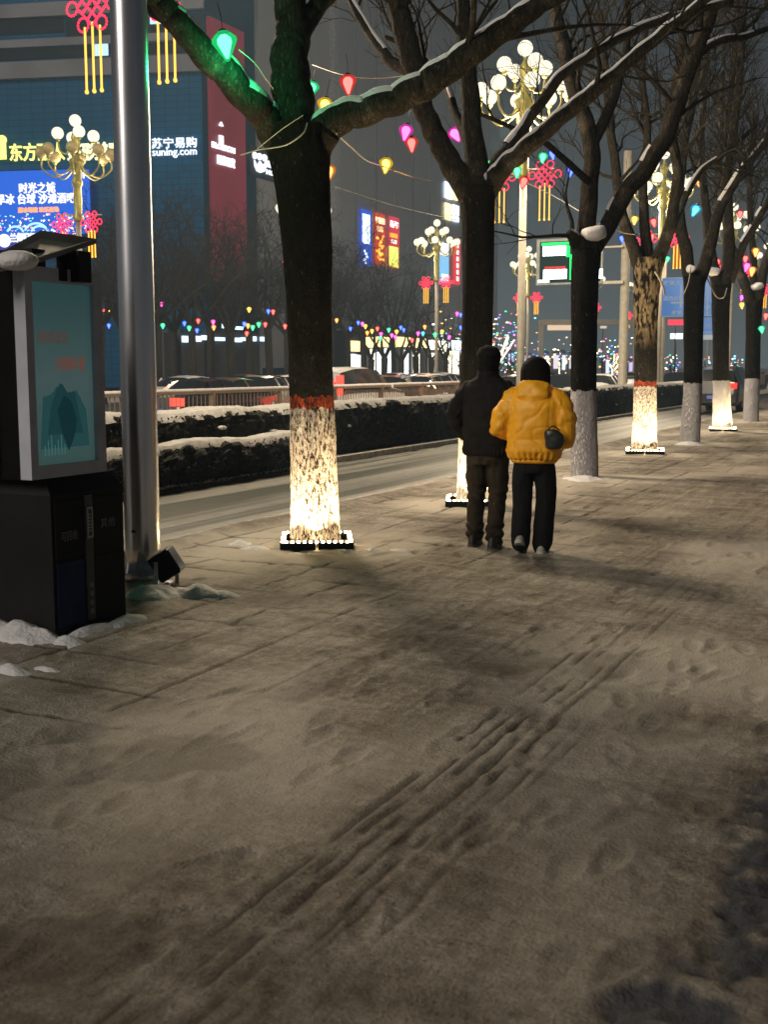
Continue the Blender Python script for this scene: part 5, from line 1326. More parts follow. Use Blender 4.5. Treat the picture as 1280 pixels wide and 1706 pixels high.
# snow lodged in forks
def fork_snow(px, py, D, r, sc, tree, name='fork_snow'):
    p = atd(px, py, D); mb = MB(); mb.ball((0, 0, 0), r, 14, 9, sc)
    mb.v = [tuple(Vector(v) * (1 + .3 * mnoise.noise(Vector(v) * 12 / max(.3, r * 8) + p))) for v in mb.v]
    mb.v = [(v[0] + p.x, v[1] + p.y, v[2] + p.z) for v in mb.v]
    mb.build(name, M['snow'], tree_objs[tree], tree_objs[tree].location, True)
fork_snow(990, 389, tree_base[2].dot(FWD) - .15, .17, (1.1, .8, .62), 2)
fork_snow(806, 300, tree_base[1].dot(FWD) - .05, .09, (.9, .7, .9), 1)
fork_snow(1190, 452, tree_base[5].dot(FWD) - .1, .17, (1, .7, .7), 5)
fork_snow(1152, 448, tree_base[4].dot(FWD) - .2, .1, (1, .7, .8), 4)
fork_snow(1262, 478, tree_base[6].dot(FWD) - .1, .2, (1, .7, .6), 6)

# ------------------------------------------------------------------ trunk light rings
led = emat('led', (1, .74, .36), 60.0, True)
def build_ring(i, half, power, label):
    b = tree_base[i]
    rt = thing('trunk_light', b, label, 'tree light', 'square light frames round the trunks', math.atan2(-b.x, b.y))
    for k in range(4):
        a = k * math.pi / 2; Mx = Matrix.Rotation(a, 3, 'Z')
        mb = MB()
        for sg in (-1, 1): mb.box(Mx @ Vector((sg * half * .505, -half, .05)), (half * .93, .05, .078), M=Mx)
        mb.box(Mx @ Vector((half * .7, -half, .004)), (.06, .06, .03), M=Mx); mb.box(Mx @ Vector((-half * .7, -half, .004)), (.06, .06, .03), M=Mx)
        bar = mb.build('bar', M['black_metal'], rt)
        mb = MB(); nl = 11
        for q in range(nl):
            x = -half * .9 + q * half * 1.8 / (nl - 1)
            mb.box(Mx @ Vector((x, -half, .095)), (.022, .03, .013), M=Mx)
        mb.build('led', led, bar)
        ld = bpy.data.lights.new('led_beam', 'AREA'); ld.shape = 'RECTANGLE'; ld.size = half * 1.8; ld.size_y = .02; ld.energy = power; ld.color = (1, .76, .40); ld.spread = R(75)
        lo = bpy.data.objects.new('led_beam', ld); COL.objects.link(lo); lo.parent = rt
        lo.location = Mx @ Vector((0, -half, .125))
        d = Mx @ Vector((0, .30, 1.0))           # beam runs up and slightly towards the bark
        lo.rotation_euler = (-d).to_track_quat('Z', 'Y').to_euler() if False else Vector((-d.x, -d.y, -d.z)).to_track_quat('Z', 'X').to_euler()
        # keep the long side of the lamp along the bar
        zax = -d.normalized(); xax = Mx @ Vector((1, 0, 0)); yax = zax.cross(xax)
        lo.rotation_euler = Matrix((xax, yax, zax)).transposed().to_euler()
    return rt
build_ring(0, .295, 21, 'square bar light frame glowing at the foot of the nearest trunk')
build_ring(1, .28, 25, 'square bar light frame behind the man at the second trunk')
build_ring(3, .32, 42, 'square bar light frame at the foot of the brightest distant trunk')
build_ring(5, .30, 24, 'square bar light frame at the foot of the sixth trunk')

# ------------------------------------------------------------------ lanterns in the branches
LC = dict(green=(.02, 1, .30), red=(1, .06, .035), orange=(1, .34, .02), yellow=(1, .62, .03), pink=(1, .06, .55), blue=(.02, .13, 1), teal=(.02, .62, .9), magenta=(.9, .08, 1))
_lm = {}
def lantern_meshes(c, hue, near):
    key = (hue, near)
    if key in _lm: return _lm[key]
    sh = MB()
    n = 8 if near else 6
    sh.lathe([(.05, .105), (.098, .062), (.102, .03), (.02, -.115), (.008, -.125)], n=n)
    m = bpy.data.materials.new('lantern_shell'); m.use_nodes = True; t = m.node_tree; t.nodes.clear()
    e = t.nodes.new('ShaderNodeEmission'); e.inputs[0].default_value = col4(c); e.inputs[1].default_value = .9 if near else 1.6
    tr = t.nodes.new('ShaderNodeBsdfTransparent'); tr.inputs[0].default_value = col4([min(1, x * .6 + .4) for x in c]); mx = t.nodes.new('ShaderNodeMixShader'); mx.inputs[0].default_value = .55
    o = t.nodes.new('ShaderNodeOutputMaterial'); t.links.new(e.outputs[0], mx.inputs[1]); t.links.new(tr.outputs[0], mx.inputs[2]); t.links.new(mx.outputs[0], o.inputs[0])
    try: m.cycles.emission_sampling = 'NONE'
    except Exception: pass
    a = sh.mesh('lantern_shell', m)
    co = MB(); co.lathe([(.03, .08), (.056, .055), (.058, .02), (.012, -.10)], n=8)
    b = co.mesh('lantern_core', emat('lantern_core', [min(1, x * .8 + .2) for x in c], 7, near))
    ca = MB(); ca.lathe([(.012, .12), (.03, .125), (.03, .105), (.055, .104)], n=8); d = ca.mesh('lantern_cap', M['black_metal'])
    cd = MB(); cd.tube([(0, 0, .12), (.01, .0, .22), (0, .01, .34)], .003, 4); f = cd.mesh('lantern_cord', M['black_metal'])
    _lm[key] = (a, b, d, f); return _lm[key]
def lantern(px, py, hue, D, label, group, near=True, tilt=(0, 0), scale=1.0):
    p = atd(px, py, D)
    rt = thing('lantern', p, label, 'lantern', group)
    rt.scale = (scale,) * 3; rt.rotation_euler = (tilt[0], tilt[1], px * .37)
    a, b, d, f = lantern_meshes(LC[hue], hue, near)
    link('shell', a, rt); link('core', b, rt)
    if near and D < 18:
        ld = bpy.data.lights.new('lantern_light', 'POINT'); ld.energy = 16.0 if D < 10 else 5.0; ld.color = LC[hue]; ld.shadow_soft_size = .03
        lo = bpy.data.objects.new('lantern_light', ld); COL.objects.link(lo); lo.parent = rt; lo.location = (0, 0, -.165)
    if near: link('cap', d, rt); link('cord', f, rt)
    return rt
G1 = 'coloured lanterns hung in the street trees'
near_l = [(375, 76, 'green', 9.45, 'big green lantern against the leaning snowy limb of the nearest tree'), (519, 149, 'green', 16.5, 'small green lantern right of the nearest tree stem'), (580, 141, 'red', 13.5, 'red lantern above the snowy right limb of the nearest tree'),
  (541, 178, 'yellow', 14.5, 'yellow lantern peeping over the root of the snowy right limb'), (676, 221, 'pink', 16, 'pink lantern just above a red one left of the second tree'), (686, 241, 'red', 17, 'red lantern touching the pink lantern left of the second tree'),
  (548, 288, 'orange', 16.2, 'orange lantern against the right edge of the nearest trunk'), (643, 276, 'yellow', 16.5, 'yellow orange lantern hanging alone on a pale wire'), (759, 225, 'pink', 16.5, 'tilted pink lantern between the stems of the second tree'),
  (862, 287, 'green', 23, 'green lantern beside the left knot light of the big lamp'), (873, 304, 'red', 22, 'red lantern in front of the big lamp pole'), (905, 263, 'green', 24, 'green lantern just left of a blue one above the knot light'), (921, 258, 'blue', 24, 'blue lantern right of a green one above the knot light'),
  (951, 287, 'blue', 24, 'deep blue lantern right of the whole knot light'), (816, 275, 'green', 27, 'tiny green lantern at the right edge of the second trunk fork'),
  (1058, 367, 'yellow', 28, 'amber lantern in the fork of the fourth tree'), (1037, 398, 'blue', 30, 'narrow blue lantern at the left limb of the fourth tree'), (1090, 371, 'red', 28, 'red lantern beside the dark middle stem of the fourth tree'), (1087, 395, 'red', 34, 'small red lantern low in the fork of the fourth tree'),
  (1159, 351, 'teal', 21, 'turquoise lantern tilted between the fifth tree limbs'), (1113, 432, 'green', 42, 'small green lantern right of the peeling fork'), (1165, 306, 'orange', 38, 'small orange lantern high above the turquoise one'), (1234, 357, 'red', 33, 'red lantern high right above the sixth tree'),
  (1197, 437, 'red', 36, 'red lantern in the fork of the sixth tree'), (1260, 420, 'orange', 27, 'orange lantern above the pink and amber cluster'), (1245, 445, 'pink', 26, 'hot pink lantern of the cluster above the seventh fork'), (1254, 452, 'orange', 25, 'amber lantern of the cluster above the seventh fork'),
  (1222, 457, 'green', 45, 'tiny green lantern on a pale wire left of the seventh fork'), (1237, 496, 'magenta', 38, 'magenta lantern left of the seventh tree'), (1237, 509, 'yellow', 36, 'amber lantern right under the magenta one'), (1270, 549, 'green', 33, 'green lantern right of the seventh trunk'), (1277, 527, 'red', 34, 'red lantern at the photo edge above a green one'), (1243, 432, 'red', 31, 'red lantern at the top of the pink and amber cluster')]
for px, py, hue, D, lab in near_l:
    lantern(px, py, hue, D, lab, G1, True, (random.uniform(-.2, .2) + (.5 if px in (759, 1159, 1037) else 0), random.uniform(-.25, .25)))
far_pts = [(174, 519, 'red'), (182, 519, 'yellow'), (181, 543, 'blue'), (269, 507, 'pink'), (271, 543, 'green'), (307, 539, 'blue'), (315, 547, 'green'), (330, 535, 'red'), (328, 551, 'blue'), (355, 537, 'pink'), (356, 546, 'orange'), (415, 516, 'yellow'), (447, 519, 'blue'), (455, 520, 'red'), (407, 540, 'blue'), (413, 543, 'orange'), (421, 546, 'green'), (431, 541, 'green'), (442, 541, 'red'), (475, 544, 'red'), (411, 556, 'red'),
  (584, 548, 'blue'), (597, 538, 'blue'), (604, 540, 'pink'), (609, 544, 'yellow'), (612, 555, 'orange'), (620, 552, 'yellow'), (629, 548, 'red'), (635, 557, 'pink'), (634, 564, 'green'), (648, 550, 'green'), (653, 559, 'pink'), (661, 553, 'yellow'), (659, 562, 'pink'), (668, 546, 'blue'), (673, 550, 'blue'), (687, 567, 'red'), (697, 556, 'pink'), (708, 545, 'orange'), (705, 556, 'teal'), (762, 523, 'pink'), (768, 525, 'blue'), (725, 558, 'green'), (768, 546, 'blue'), (749, 562, 'pink'), (737, 553, 'yellow'), (561, 534, 'orange')]
for i, (px, py, hue) in enumerate(far_pts):
    left = px < 200; mid = px < 500
    where = 'between the cabinet and the steel pole' if left else ('in the dark trees right of the steel pole' if mid else 'above the bright shopfronts')
    lantern(px, py, hue, 58 if mid else 66, 'tiny %s lantern %s across the road' % (hue, where), 'tiny %s lanterns %s' % (hue, where), False, (0, 0), 1.25)

# pale wires strung between the branches
def cable(label, pts, r=.006):
    P = smooth_path([atd(*p) for p in pts], 6)
    mb = MB(); mb.tube(P, r, 5); o = mb.build('light_cable', M['cable']); tag(o, label, 'cable', 'pale wires between the street trees')
cable('pale wire swooping from the nearest fork down to the yellow lantern', [(560, 222, 9.9), (585, 245, 11), (612, 268, 13), (640, 278, 16.3), (690, 296, 16.6), (720, 302, 17)], .008)
cable('loose pale wire wrapped across the nearest fork', [(400, 258, 9.5), (432, 249, 9.5), (455, 246, 9.45), (480, 240, 9.4), (505, 222, 9.4), (512, 205, 9.5)], .006)
cable('thin straight wire slanting across the nearest fork', [(428, 248, 9.6), (470, 215, 9.45), (505, 192, 9.45)], .004)
cable('pale wire from the big green lantern to the nearest stem', [(398, 82, 9.45), (425, 105, 9.5), (442, 130, 9.6), (455, 148, 9.8)], .005)
cable('long faint wire slanting over the grey facade', [(560, 312, 20), (640, 338, 22), (720, 358, 24), (790, 372, 26)], .008)
cable('thin wire from the red lantern toward the second tree', [(520, 108, 15), (575, 126, 14), (640, 130, 14), (720, 118, 13.5), (800, 100, 13)], .005)
cable('pale wire under the knot lights running to the third trunk', [(820, 268, 24), (870, 300, 23), (920, 325, 21), (975, 357, 17)], .008)
cable('bright wire crossing the fork of the fourth tree', [(1018, 380, 19), (1040, 388, 20), (1062, 391, 21)], .012)
cable('pale cable hanging down the right side of the peeling trunk', [(1092, 452, 20.4), (1100, 465, 20.4), (1106, 480, 20.4), (1108, 492, 20.4)], .02)
cable('pale loop of cable round the fifth fork', [(1140, 490, 23.5), (1148, 470, 23.5), (1152, 445, 23.5)], .012)
cable('sagging cable loop between the fifth and sixth trunks', [(1172, 440, 24), (1182, 470, 26), (1195, 495, 27.5), (1207, 495, 27.5), (1212, 480, 27.6)], .014)
cable('pale cable down the fork left of the seventh trunk', [(1220, 455, 30), (1228, 475, 32), (1238, 490, 33)], .016)

# ------------------------------------------------------------------ bare trees across the road
far_bark = pmat('far_bark', (.035, .03, .026), .9, var=.3)
def far_tree_proto(seed, H, forked):
    rng = random.Random(seed); rt = thing('bare_tree', (0, 0, 0), 'tree', 'tree', 'bare trees across the road')
    mb = MB(); cr = MB()
    if forked:
        mb.tube([(0, 0, 0), (.03, 0, 1.2), (0, 0, 2.3)], [.26, .22, .24], 8); z = 2.2
    else:
        mb.tube([(0, 0, 0), (.05, 0, 1.5), (0, .05, 3.6)], [.24, .2, .2], 8); z = 3.4
    mb.build('trunk', far_bark, rt, smooth=True)
    for k in range(4 if forked else 6):
        a = k * (1.57 if forked else 1.05) + rng.uniform(-.3, .3); el = rng.uniform(.75, 1.25)
        d = Vector((math.cos(a) * math.cos(el), math.sin(a) * math.cos(el), math.sin(el)))
        L = (H - z) * rng.uniform(.7, .95); pts = [Vector((0, 0, z))]
        for q in range(6):
            d = (d + Vector((rng.gauss(0, .14), rng.gauss(0, .14), .03))).normalized(); pts.append(pts[-1] + d * L / 6)
        rr = list(np.linspace(.12, .02, 7)); cr.tube(pts, rr, 6, False)
        twigs(cr, pts, rr, rng, 1, .5 if forked else .2, .22 if forked else .62, .3, .0105, None, 1.15, 1.25)
    cr.build('crown', far_bark, rt)
    return rt
fp = [far_tree_proto(21, 9.5, False), far_tree_proto(22, 8.6, False), far_tree_proto(23, 7.5, True)]
usedf = set()
ft = [(262, -36.5, 1, 1.1, 'bare tree just right of the steel pole across the road'), (290, -39, 0, 1.15, 'bare tree over the bluish canopies nearest the steel pole'), (322, -37.5, 1, 1.1, 'bare tree below the lit white lettering beside the pole'), (352, -40, 0, 1.2, 'tall bare tree below the red panel'),
      (384, -37, 0, 1.1, 'bare tree right of the red panel foot'), (415, -39.5, 1, 1.2, 'bare tree under the crown sign'), (448, -37, 0, 1.15, 'bare tree left of the nearest trunk across the road'), (480, -40, 1, 1.15, 'bare tree behind the nearest trunk left edge'), (515, -38, 0, 1.1, 'bare tree hidden behind the nearest trunk'),
      (552, -39, 0, 1.2, 'bare tree right of the nearest trunk across the road'), (579, -38, 1, 1.1, 'bare tree below the blue banner'), (606, -41, 0, 1.2, 'bare tree below the blossom banner'), (619, -38.5, 2, 1.05, 'dark forked tree before the yellow shopfront'), (641, -40, 2, 1.15, 'forked tree before the wide shopfront with thick limbs'),
      (669, -38.5, 2, 1.05, 'slim forked tree before the white glowing shopfront'), (693, -38, 2, 1.1, 'forked tree standing clear before the fascia shopfront'), (719, -39, 2, 1.1, 'forked tree left of the lamp post'), (743, -38.5, 2, 1.05, 'forked tree before the brightest shopfront'),
      (168, -36, 1, 1.1, 'bare tree between the cabinet and the steel pole'), (205, -37, 0, 1.05, 'bare tree behind the steel pole'), (655, -43, 0, 1.15, 'bare tree below the red and yellow banner'), (225, -33.5, 1, 1.0, 'bare tree close behind the steel pole foot')]
for i, (px, X, v, s, lab) in enumerate(ft):
    o = fp[v] if v not in usedf else copy_tree(fp[v]); usedf.add(v)
    p = atx(px, 611, X); o.location = (p.x, p.y, -.25); o.rotation_euler = (0, 0, i * 1.3); o.scale = (s, s, s * random.Random(i).uniform(.94, 1.06)); o['label'] = lab
# ================================================================== PEOPLE
def remesh(mb, vox, smooth_n, name, mat, fold=None):
    me = mb.mesh('tmp'); o = bpy.data.objects.new('tmp', me); COL.objects.link(o)
    m = o.modifiers.new('r', 'REMESH'); m.mode = 'VOXEL'; m.voxel_size = vox; m.use_smooth_shade = True
    s = o.modifiers.new('s', 'SMOOTH'); s.factor = .5; s.iterations = smooth_n
    dg = bpy.context.evaluated_depsgraph_get(); dg.update()
    out = bpy.data.meshes.new_from_object(o.evaluated_get(dg)); out.name = name
    bpy.data.objects.remove(o)
    if fold:
        for v, nn in [(v, v.normal.copy()) for v in out.vertices]: v.co += nn * fold(v.co)
    out.materials.clear(); out.materials.append(mat)
    out.polygons.foreach_set('use_smooth', [True] * len(out.polygons)); out.update()
    return out
def limb(mb, pts, rads, n=14): 
    P = smooth_path(pts, 5); rr = lerp_list(rads, len(P)); mb.tube(P, rr, n)
    mb.ball(P[0], rads[0] * .98, n, 8); mb.ball(P[-1], rads[-1] * .98, n, 8)
skin = pmat('skin', (.42, .26, .19), .55, var=.08)
N3 = lambda x, y, z: mnoise.noise(Vector((x, y, z)))
def body_mesh(H, legs, arms, lean=0.0):
    """one continuous figure: torso, neck, head with nose and ears, arms, legs"""
    mb = MB()
    mb.loft([(0, 0, .50 * H, .15, .11), (0, 0, .56 * H, .16, .115), (0, .0, .62 * H, .14, .10), (0, 0, .72 * H, .165, .11), (0, 0, .80 * H, .17, .10), (0, 0, .835 * H, .09, .07)], 20)
    limb(mb, [(0, 0, .81 * H), (0, .01, .88 * H)], [.058, .055])
    hz = .935 * H
    mb.ball((0, .012, hz), .1, 18, 12, (.78, .95, 1.16))
    mb.ball((0, .03, hz - .07), .062, 12, 8, (.9, 1, .8))
    mb.tube([(0, .095, hz + .02), (0, .125, hz - .022)], [.010, .017], 8)
    for s in (-1, 1): mb.ball((s * .083, -.002, hz - .005), .03, 8, 6, (.35, .75, 1.1)); mb.ball((s * .033, .092, hz + .012), .014, 8, 6)
    mb.ball((0, .096, hz - .052), .02, 8, 6, (1.2, .5, .4))
    for P, rr in legs: limb(mb, P, rr)
    for P, rr in arms:
        limb(mb, P, rr)
        w = Vector(P[-1]); d = (w - Vector(P[-2])).normalized(); mb.ball(w + d * .045, .045, 10, 7, (.8, .55, 1.0))
        sd = d.orthogonal().normalized()
        for q in range(4): limb(mb, [w + d * .07 + sd * (q - 1.5) * .018, w + d * .125 + sd * (q - 1.5) * .016 + Vector((0, .012, 0))], [.0095, .0085], 6)
        limb(mb, [w + d * .02 - sd * .035, w + d * .075 - sd * .055], [.011, .009], 6)
    return mb

def build_man():
    loc = atz(811, 910); H = 1.76
    rt = thing('person', loc, 'person in a black padded jacket, black cap and dark trousers walking away, hands in pockets', 'person', None, R(6))
    Ll = [(-.085, 0, .90), (-.105, .03, .50), (-.115, .02, .08)]; Lr = [(.085, 0, .90), (.095, .02, .48), (.09, -.07, .08)]
    aL = [(-.19, 0, 1.43), (-.275, -.05, 1.16), (-.20, .10, .98)]; aR = [(.19, 0, 1.43), (.255, -.03, 1.17), (.19, .12, .98)]
    b = body_mesh(H, [(Ll, [.08, .052, .038]), (Lr, [.08, .052, .038])], [(aL, [.045, .038, .028]), (aR, [.045, .038, .028])])
    link('body', remesh(b, .011, 3, 'body', skin), rt)
    # jacket
    j = MB()
    j.loft([(0, 0, .82, .205, .145, .8), (0, 0, .86, .222, .158, .8), (0, -.005, .95, .215, .155, .85), (0, -.005, 1.08, .218, .155, .85), (0, -.01, 1.22, .232, .155, .85), (0, -.01, 1.36, .238, .145, .9), (0, -.005, 1.43, .215, .125, .95), (0, -.003, 1.475, .165, .11), (0, 0, 1.51, .11, .095), (0, 0, 1.53, .085, .085)], 28)
    limb(j, [(-.17, 0, 1.405), (-.24, -.03, 1.29), (-.285, -.055, 1.16), (-.215, .09, .985)], [.082, .086, .080, .062]); limb(j, [(.17, 0, 1.405), (.225, .0, 1.29), (.245, -.01, 1.17), (.20, .11, .985)], [.082, .084, .076, .062])
    j.lathe([(.085, 1.49), (.10, 1.53), (.095, 1.575)], (0, 0, 0), 18, 1, 1)
    def fj(c):
        q = .009 * N3(c.x * 9, c.y * 9, c.z * 14) + .006 * N3(c.x * 20, c.y * 20, c.z * 26) + .005 * abs(N3(c.x * 7 + c.z * 9, c.y * 7, c.z * 4 - c.x * 6))
        if abs(c.x) > .22: q += .006 * math.sin(c.z * 60 + 4 * N3(c.x * 8, c.y * 8, c.z * 5))
        if c.z < .9: q += .004 * math.sin(math.atan2(c.y, c.x) * 38)
        return q
    jm = pmat('black_jacket', (.013, .011, .011), .8, var=.25, scale=14, bump=.2, bscale=120)
    link('jacket', remesh(j, .0105, 2, 'jacket', jm, fj), rt)
    t = MB()
    t.loft([(0, .0, .93, .185, .13), (0, 0, .86, .185, .135), (0, -.005, .80, .19, .14), (0, -.01, .74, .17, .12)], 26)
    limb(t, [(-.088, -.005, .82), (-.10, .01, .62), (-.108, .025, .47), (-.112, .015, .28), (-.115, .015, .085)], [.105, .098, .085, .078, .078])
    limb(t, [(.088, -.005, .82), (.095, .01, .62), (.095, .01, .47), (.092, -.03, .28), (.09, -.068, .085)], [.105, .098, .085, .078, .080])
    def ftm(c):
        q = .010 * N3(c.x * 10, c.y * 10, c.z * 9 + 4) + .006 * N3(c.x * 24, c.y * 24, c.z * 16)
        if c.z < .22: q += .009 * math.sin(c.z * 75 + 5 * N3(c.x * 6, c.y * 6, 2))
        if .4 < c.z < .56: q += .005 * math.sin(c.z * 90 + 4 * N3(c.x * 6, c.y * 6, 8))
        return q
    link('trousers', remesh(t, .0105, 2, 'trousers', pmat('dark_trousers', (.036, .028, .020), .8, var=.3, scale=12, bump=.2, bscale=140), ftm), rt)
    for (x, y, hz) in ((-.115, .05, 0), (.09, -.045, 0)):
        s = MB(); s.loft([(x, y - .015, .004, .05, .135, .8), (x, y - .015, .03, .052, .138, .8), (x, y - .02, .07, .048, .12, .85), (x, y - .05, .11, .045, .07)], 16)
        so = link('shoe', remesh(s, .008, 3, 'shoe', pmat('black_shoe', (.02, .019, .018), .5)), rt)
        q = MB(); q.loft([(x, y - .015, -.004, .054, .142, .8), (x, y - .015, .022, .055, .143, .8)], 18); q.build('sole', pmat('sole', (.10, .09, .08), .6), so)
    hz = .935 * H
    c = MB(); c.ball((0, .0, hz + .022), .118, 22, 14, (.88, 1.02, 1.05)); c.loft([(0, -.02, hz - .11, .075, .075), (0, -.01, hz - .04, .10, .105), (0, 0, hz + .02, .105, .118)], 22)
    link('hair', remesh(c, .009, 3, 'hair', pmat('black_hair', (.008, .007, .007), .85, var=.3, scale=40, bump=.4, bscale=90), lambda p: .004 * N3(p.x * 30, p.y * 30, p.z * 12)), rt)
    c = MB(); c.loft([(0, .0, hz + .035, .112, .122), (0, .0, hz + .075, .108, .118), (0, 0, hz + .12, .08, .09), (0, 0, hz + .138, .03, .03)], 24)
    cap = link('cap', remesh(c, .008, 4, 'cap', pmat('black_cap', (.010, .010, .011), .9, var=.2, scale=30, bump=.2, bscale=200)), rt)
    br = MB(); br.loft([(0, .10, hz + .035, .09, .10), (0, .10, hz + .045, .09, .10)], 20); br.build('brim', pmat('cap_brim', (.01, .01, .011), .8), cap)

def build_woman():
    loc = atz(888, 921); H = 1.66
    rt = thing('person', loc, 'person with bobbed dark hair, yellow orange puffer jacket and wide black trousers', 'person', None, R(8))
    Ll = [(-.08, 0, .86), (-.09, -.02, .48), (-.09, -.10, .11)]; Lr = [(.08, 0, .86), (.085, .04, .47), (.075, .03, .08)]
    aL = [(-.17, 0, 1.34), (-.27, -.02, 1.10), (-.22, .13, 1.04)]; aR = [(.17, 0, 1.34), (.25, -.04, 1.12), (.18, .11, .96)]
    b = body_mesh(H, [(Ll, [.078, .05, .036]), (Lr, [.078, .05, .036])], [(aL, [.04, .034, .025]), (aR, [.04, .034, .025])])
    link('body', remesh(b, .011, 3, 'body', skin), rt)
    j = MB()
    j.loft([(0, 0, .80, .185, .14, .85), (0, 0, .83, .222, .18, .85), (0, -.01, .89, .245, .20, .85), (0, -.01, 1.0, .235, .19, .85), (0, -.015, 1.12, .235, .185, .85), (0, -.02, 1.26, .245, .175, .9), (0, -.01, 1.35, .225, .15, .95), (0, 0, 1.42, .15, .12), (0, 0, 1.46, .09, .09)], 30)
    limb(j, [(-.17, -.005, 1.33), (-.24, -.05, 1.21), (-.285, -.06, 1.09), (-.24, .06, 1.03)], [.105, .105, .10, .08])
    limb(j, [(.17, -.005, 1.33), (.235, -.025, 1.21), (.262, -.02, 1.08), (.24, .02, .99), (.18, .11, .95)], [.105, .108, .105, .095, .078])
    def fj(c):
        a = math.atan2(c.y, c.x)
        q = .009 * N3(c.x * 7, c.y * 7, c.z * 9) + .004 * N3(c.x * 15, c.y * 15, c.z * 20) - .006 * math.exp(-(N3(c.x * 4 + c.z * 3, c.y * 4, c.z * 5 - c.x * 3) / .07) ** 2)
        if abs(c.x) < .24:
            for zq in (.99,): q -= .008 * math.exp(-((c.z - zq + .012 * N3(c.x * 5, 1, zq)) / .012) ** 2)
            for xq in (-.155, .155): q -= .004 * math.exp(-((c.x - xq) / .012) ** 2) * (c.y < 0)
            if c.z < .92: q += .007 * math.sin(a * 26 + 3 * N3(c.x * 4, c.y * 4, 1)) * min(1, (.92 - c.z) / .07)
        else:
            q += .009 * math.sin(c.z * 36 + 14 * c.x + 5 * N3(c.x * 6, c.y * 6, c.z * 4))
        return q
    jm = pmat('yellow_jacket', (.95, .42, .012), .5, var=.10, scale=6, bump=.15, bscale=60)
    jo = link('jacket', remesh(j, .0105, 2, 'jacket', jm, fj), rt)
    hd = MB()      # hood lying on the shoulders
    P = [Vector((.155 * math.cos(a), .02 + .12 * math.sin(a), 1.415 - .03 * math.cos(2 * a))) for a in np.linspace(math.pi * 1.0, math.pi * 2.0, 12)]
    hd.tube(P, [.015, .028, .042, .052, .057, .06, .06, .057, .052, .042, .028, .015], 12)
    hd.loft([(0, -.115, 1.23, .03, .02), (0, -.135, 1.28, .10, .045), (0, -.135, 1.36, .135, .055), (0, -.11, 1.43, .14, .05), (0, -.085, 1.475, .12, .035)], 20)
    link('hood', remesh(hd, .009, 2, 'hood', jm, lambda c: .008 * N3(c.x * 12, c.y * 12, c.z * 16) + .006 * math.sin(c.z * 45 + abs(c.x) * 25)), jo)
    hem = MB(); hem.loft([(0, 0, .785, .185, .14, .85), (0, 0, .80, .20, .155, .85), (0, 0, .815, .205, .16, .85)], 28); hem.build('hem', jm, jo, smooth=True)
    t = MB()
    t.loft([(0, .0, .88, .16, .12), (0, 0, .82, .175, .13), (0, 0, .76, .175, .125), (0, 0, .70, .16, .11)], 26)
    limb(t, [(-.088, 0, .78), (-.095, -.005, .60), (-.097, -.02, .42), (-.095, -.055, .25), (-.085, -.085, .10)], [.092, .088, .087, .088, .084])
    limb(t, [(.088, 0, .78), (.098, .02, .60), (.098, .035, .42), (.09, .035, .25), (.078, .025, .075)], [.092, .090, .090, .092, .090])
    link('trousers', remesh(t, .0105, 2, 'trousers', pmat('black_trousers', (.010, .010, .011), .75, var=.25, scale=10), lambda c: .012 * N3(c.x * 9, c.y * 9, c.z * 4) + .006 * N3(c.x * 20, c.y * 20, c.z * 12)), rt)
    sw = pmat('pale_shoe', (.42, .38, .33), .6, var=.15); sl = pmat('pale_sole', (.55, .52, .48), .6)
    for (x, y, z, pit) in ((-.085, -.10, .03, -.5), (.078, .05, 0, 0)):
        s = MB(); s.loft([(0, .0, .004, .045, .12, .8), (0, 0, .03, .047, .123, .8), (0, -.005, .065, .043, .10, .85), (0, -.035, .10, .04, .06)], 16)
        q = MB(); q.loft([(0, 0, -.012, .048, .126, .8), (0, 0, .018, .049, .127, .8)], 18)
        Mx = Matrix.Rotation(pit, 3, 'X')
        for g in (s, q): g.v = [tuple(Mx @ Vector(v) + Vector((x, y, z + (.01 if not pit else .035)))) for v in g.v]
        so = link('shoe', remesh(s, .008, 3, 'shoe', sw), rt); q.build('sole', sl, so, smooth=False)
    hz = .935 * H
    c = MB()
    c.loft([(0, -.025, hz - .155, .098, .062, .9), (0, -.022, hz - .135, .118, .090, .95), (0, -.015, hz - .06, .128, .112), (0, -.008, hz + .02, .126, .124), (0, -.002, hz + .075, .110, .115), (0, 0, hz + .115, .075, .08), (0, 0, hz + .135, .03, .03)], 28)
    link('hair', remesh(c, .009, 3, 'hair', pmat('dark_hair', (.007, .005, .0045), .75, var=.3, scale=60, stretch=(1, 1, .1)), lambda p: .0015 * math.sin(math.atan2(p.y, p.x) * 34 + 3 * N3(p.x * 8, p.y * 8, p.z * 3)) + .004 * N3(p.x * 14, p.y * 14, p.z * 6)), rt)
    # pouch bag with its strap, carried on the right hip
    bag = thing('shoulder_bag', loc + Matrix.Rotation(R(8), 3, 'Z') @ Vector((.20, -.205, 1.005)), 'small black rounded bag slung at the right hip of the yellow jacket', 'bag', None, R(12))
    q = MB(); q.loft([(0, 0, -.085, .05, .02), (0, 0, -.075, .07, .03), (.008, 0, -.02, .082, .036), (-.005, 0, .04, .078, .034), (-.02, 0, .07, .055, .025), (-.02, 0, .078, .03, .015)], 22)
    bm = pmat('black_bag', (.018, .019, .017), .4, var=.3, scale=14)
    link('pouch', remesh(q, .007, 3, 'pouch', bm, lambda p: .003 * N3(p.x * 25, p.y * 25, p.z * 20)), bag)
    st = MB(); st.tube(smooth_path([(-.05, .0, .07), (-.01, -.005, .105), (.05, 0, .07)], 5), .006, 6); st.build('strap', bm, bag)
build_man(); build_woman()

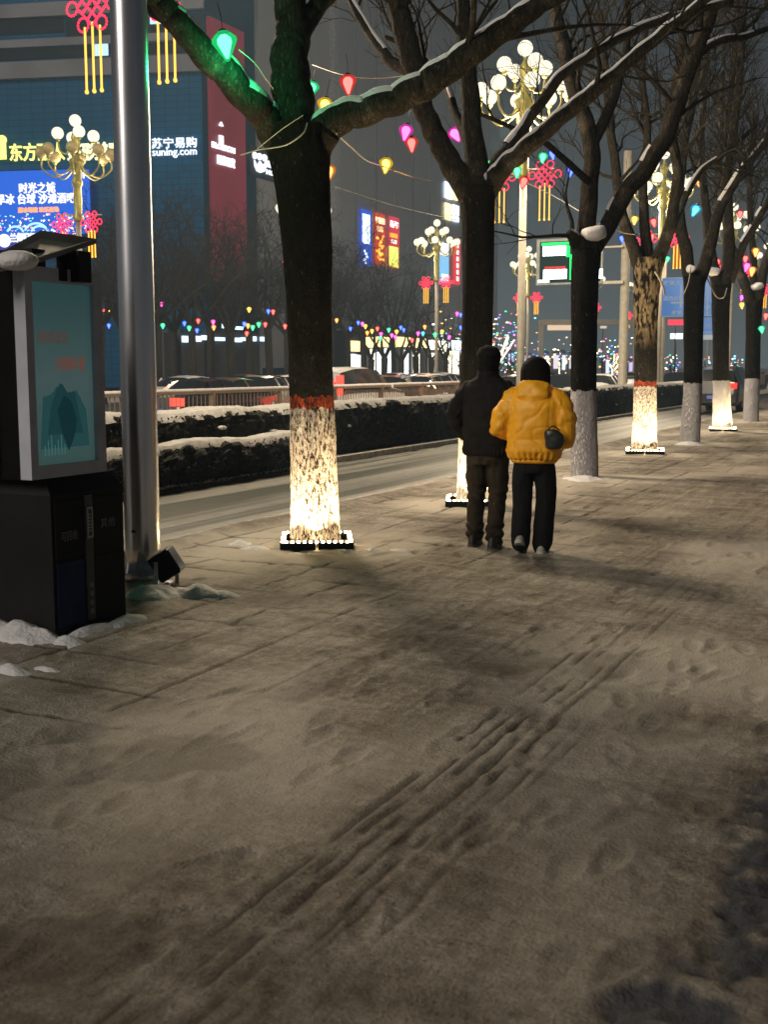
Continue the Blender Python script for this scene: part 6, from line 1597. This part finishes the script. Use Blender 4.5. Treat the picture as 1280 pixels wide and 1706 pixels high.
# ================================================================== HAZE
hz_ = MB(); hz_.box((-25, 130, 32), (270, 330, 68))
hm = bpy.data.materials.new('haze'); hm.use_nodes = True; t = hm.node_tree; t.nodes.clear()
pv = t.nodes.new('ShaderNodeVolumePrincipled'); pv.inputs['Density'].default_value = .0010; pv.inputs['Color'].default_value = (.50, .74, 1.0, 1); pv.inputs['Anisotropy'].default_value = .0
o = t.nodes.new('ShaderNodeOutputMaterial'); t.links.new(pv.outputs[0], o.inputs['Volume'])
HAZE = True
if HAZE:
    ho = hz_.build('haze', hm); tag(ho, 'pale night haze thickening down the street', 'haze', None, 'stuff')
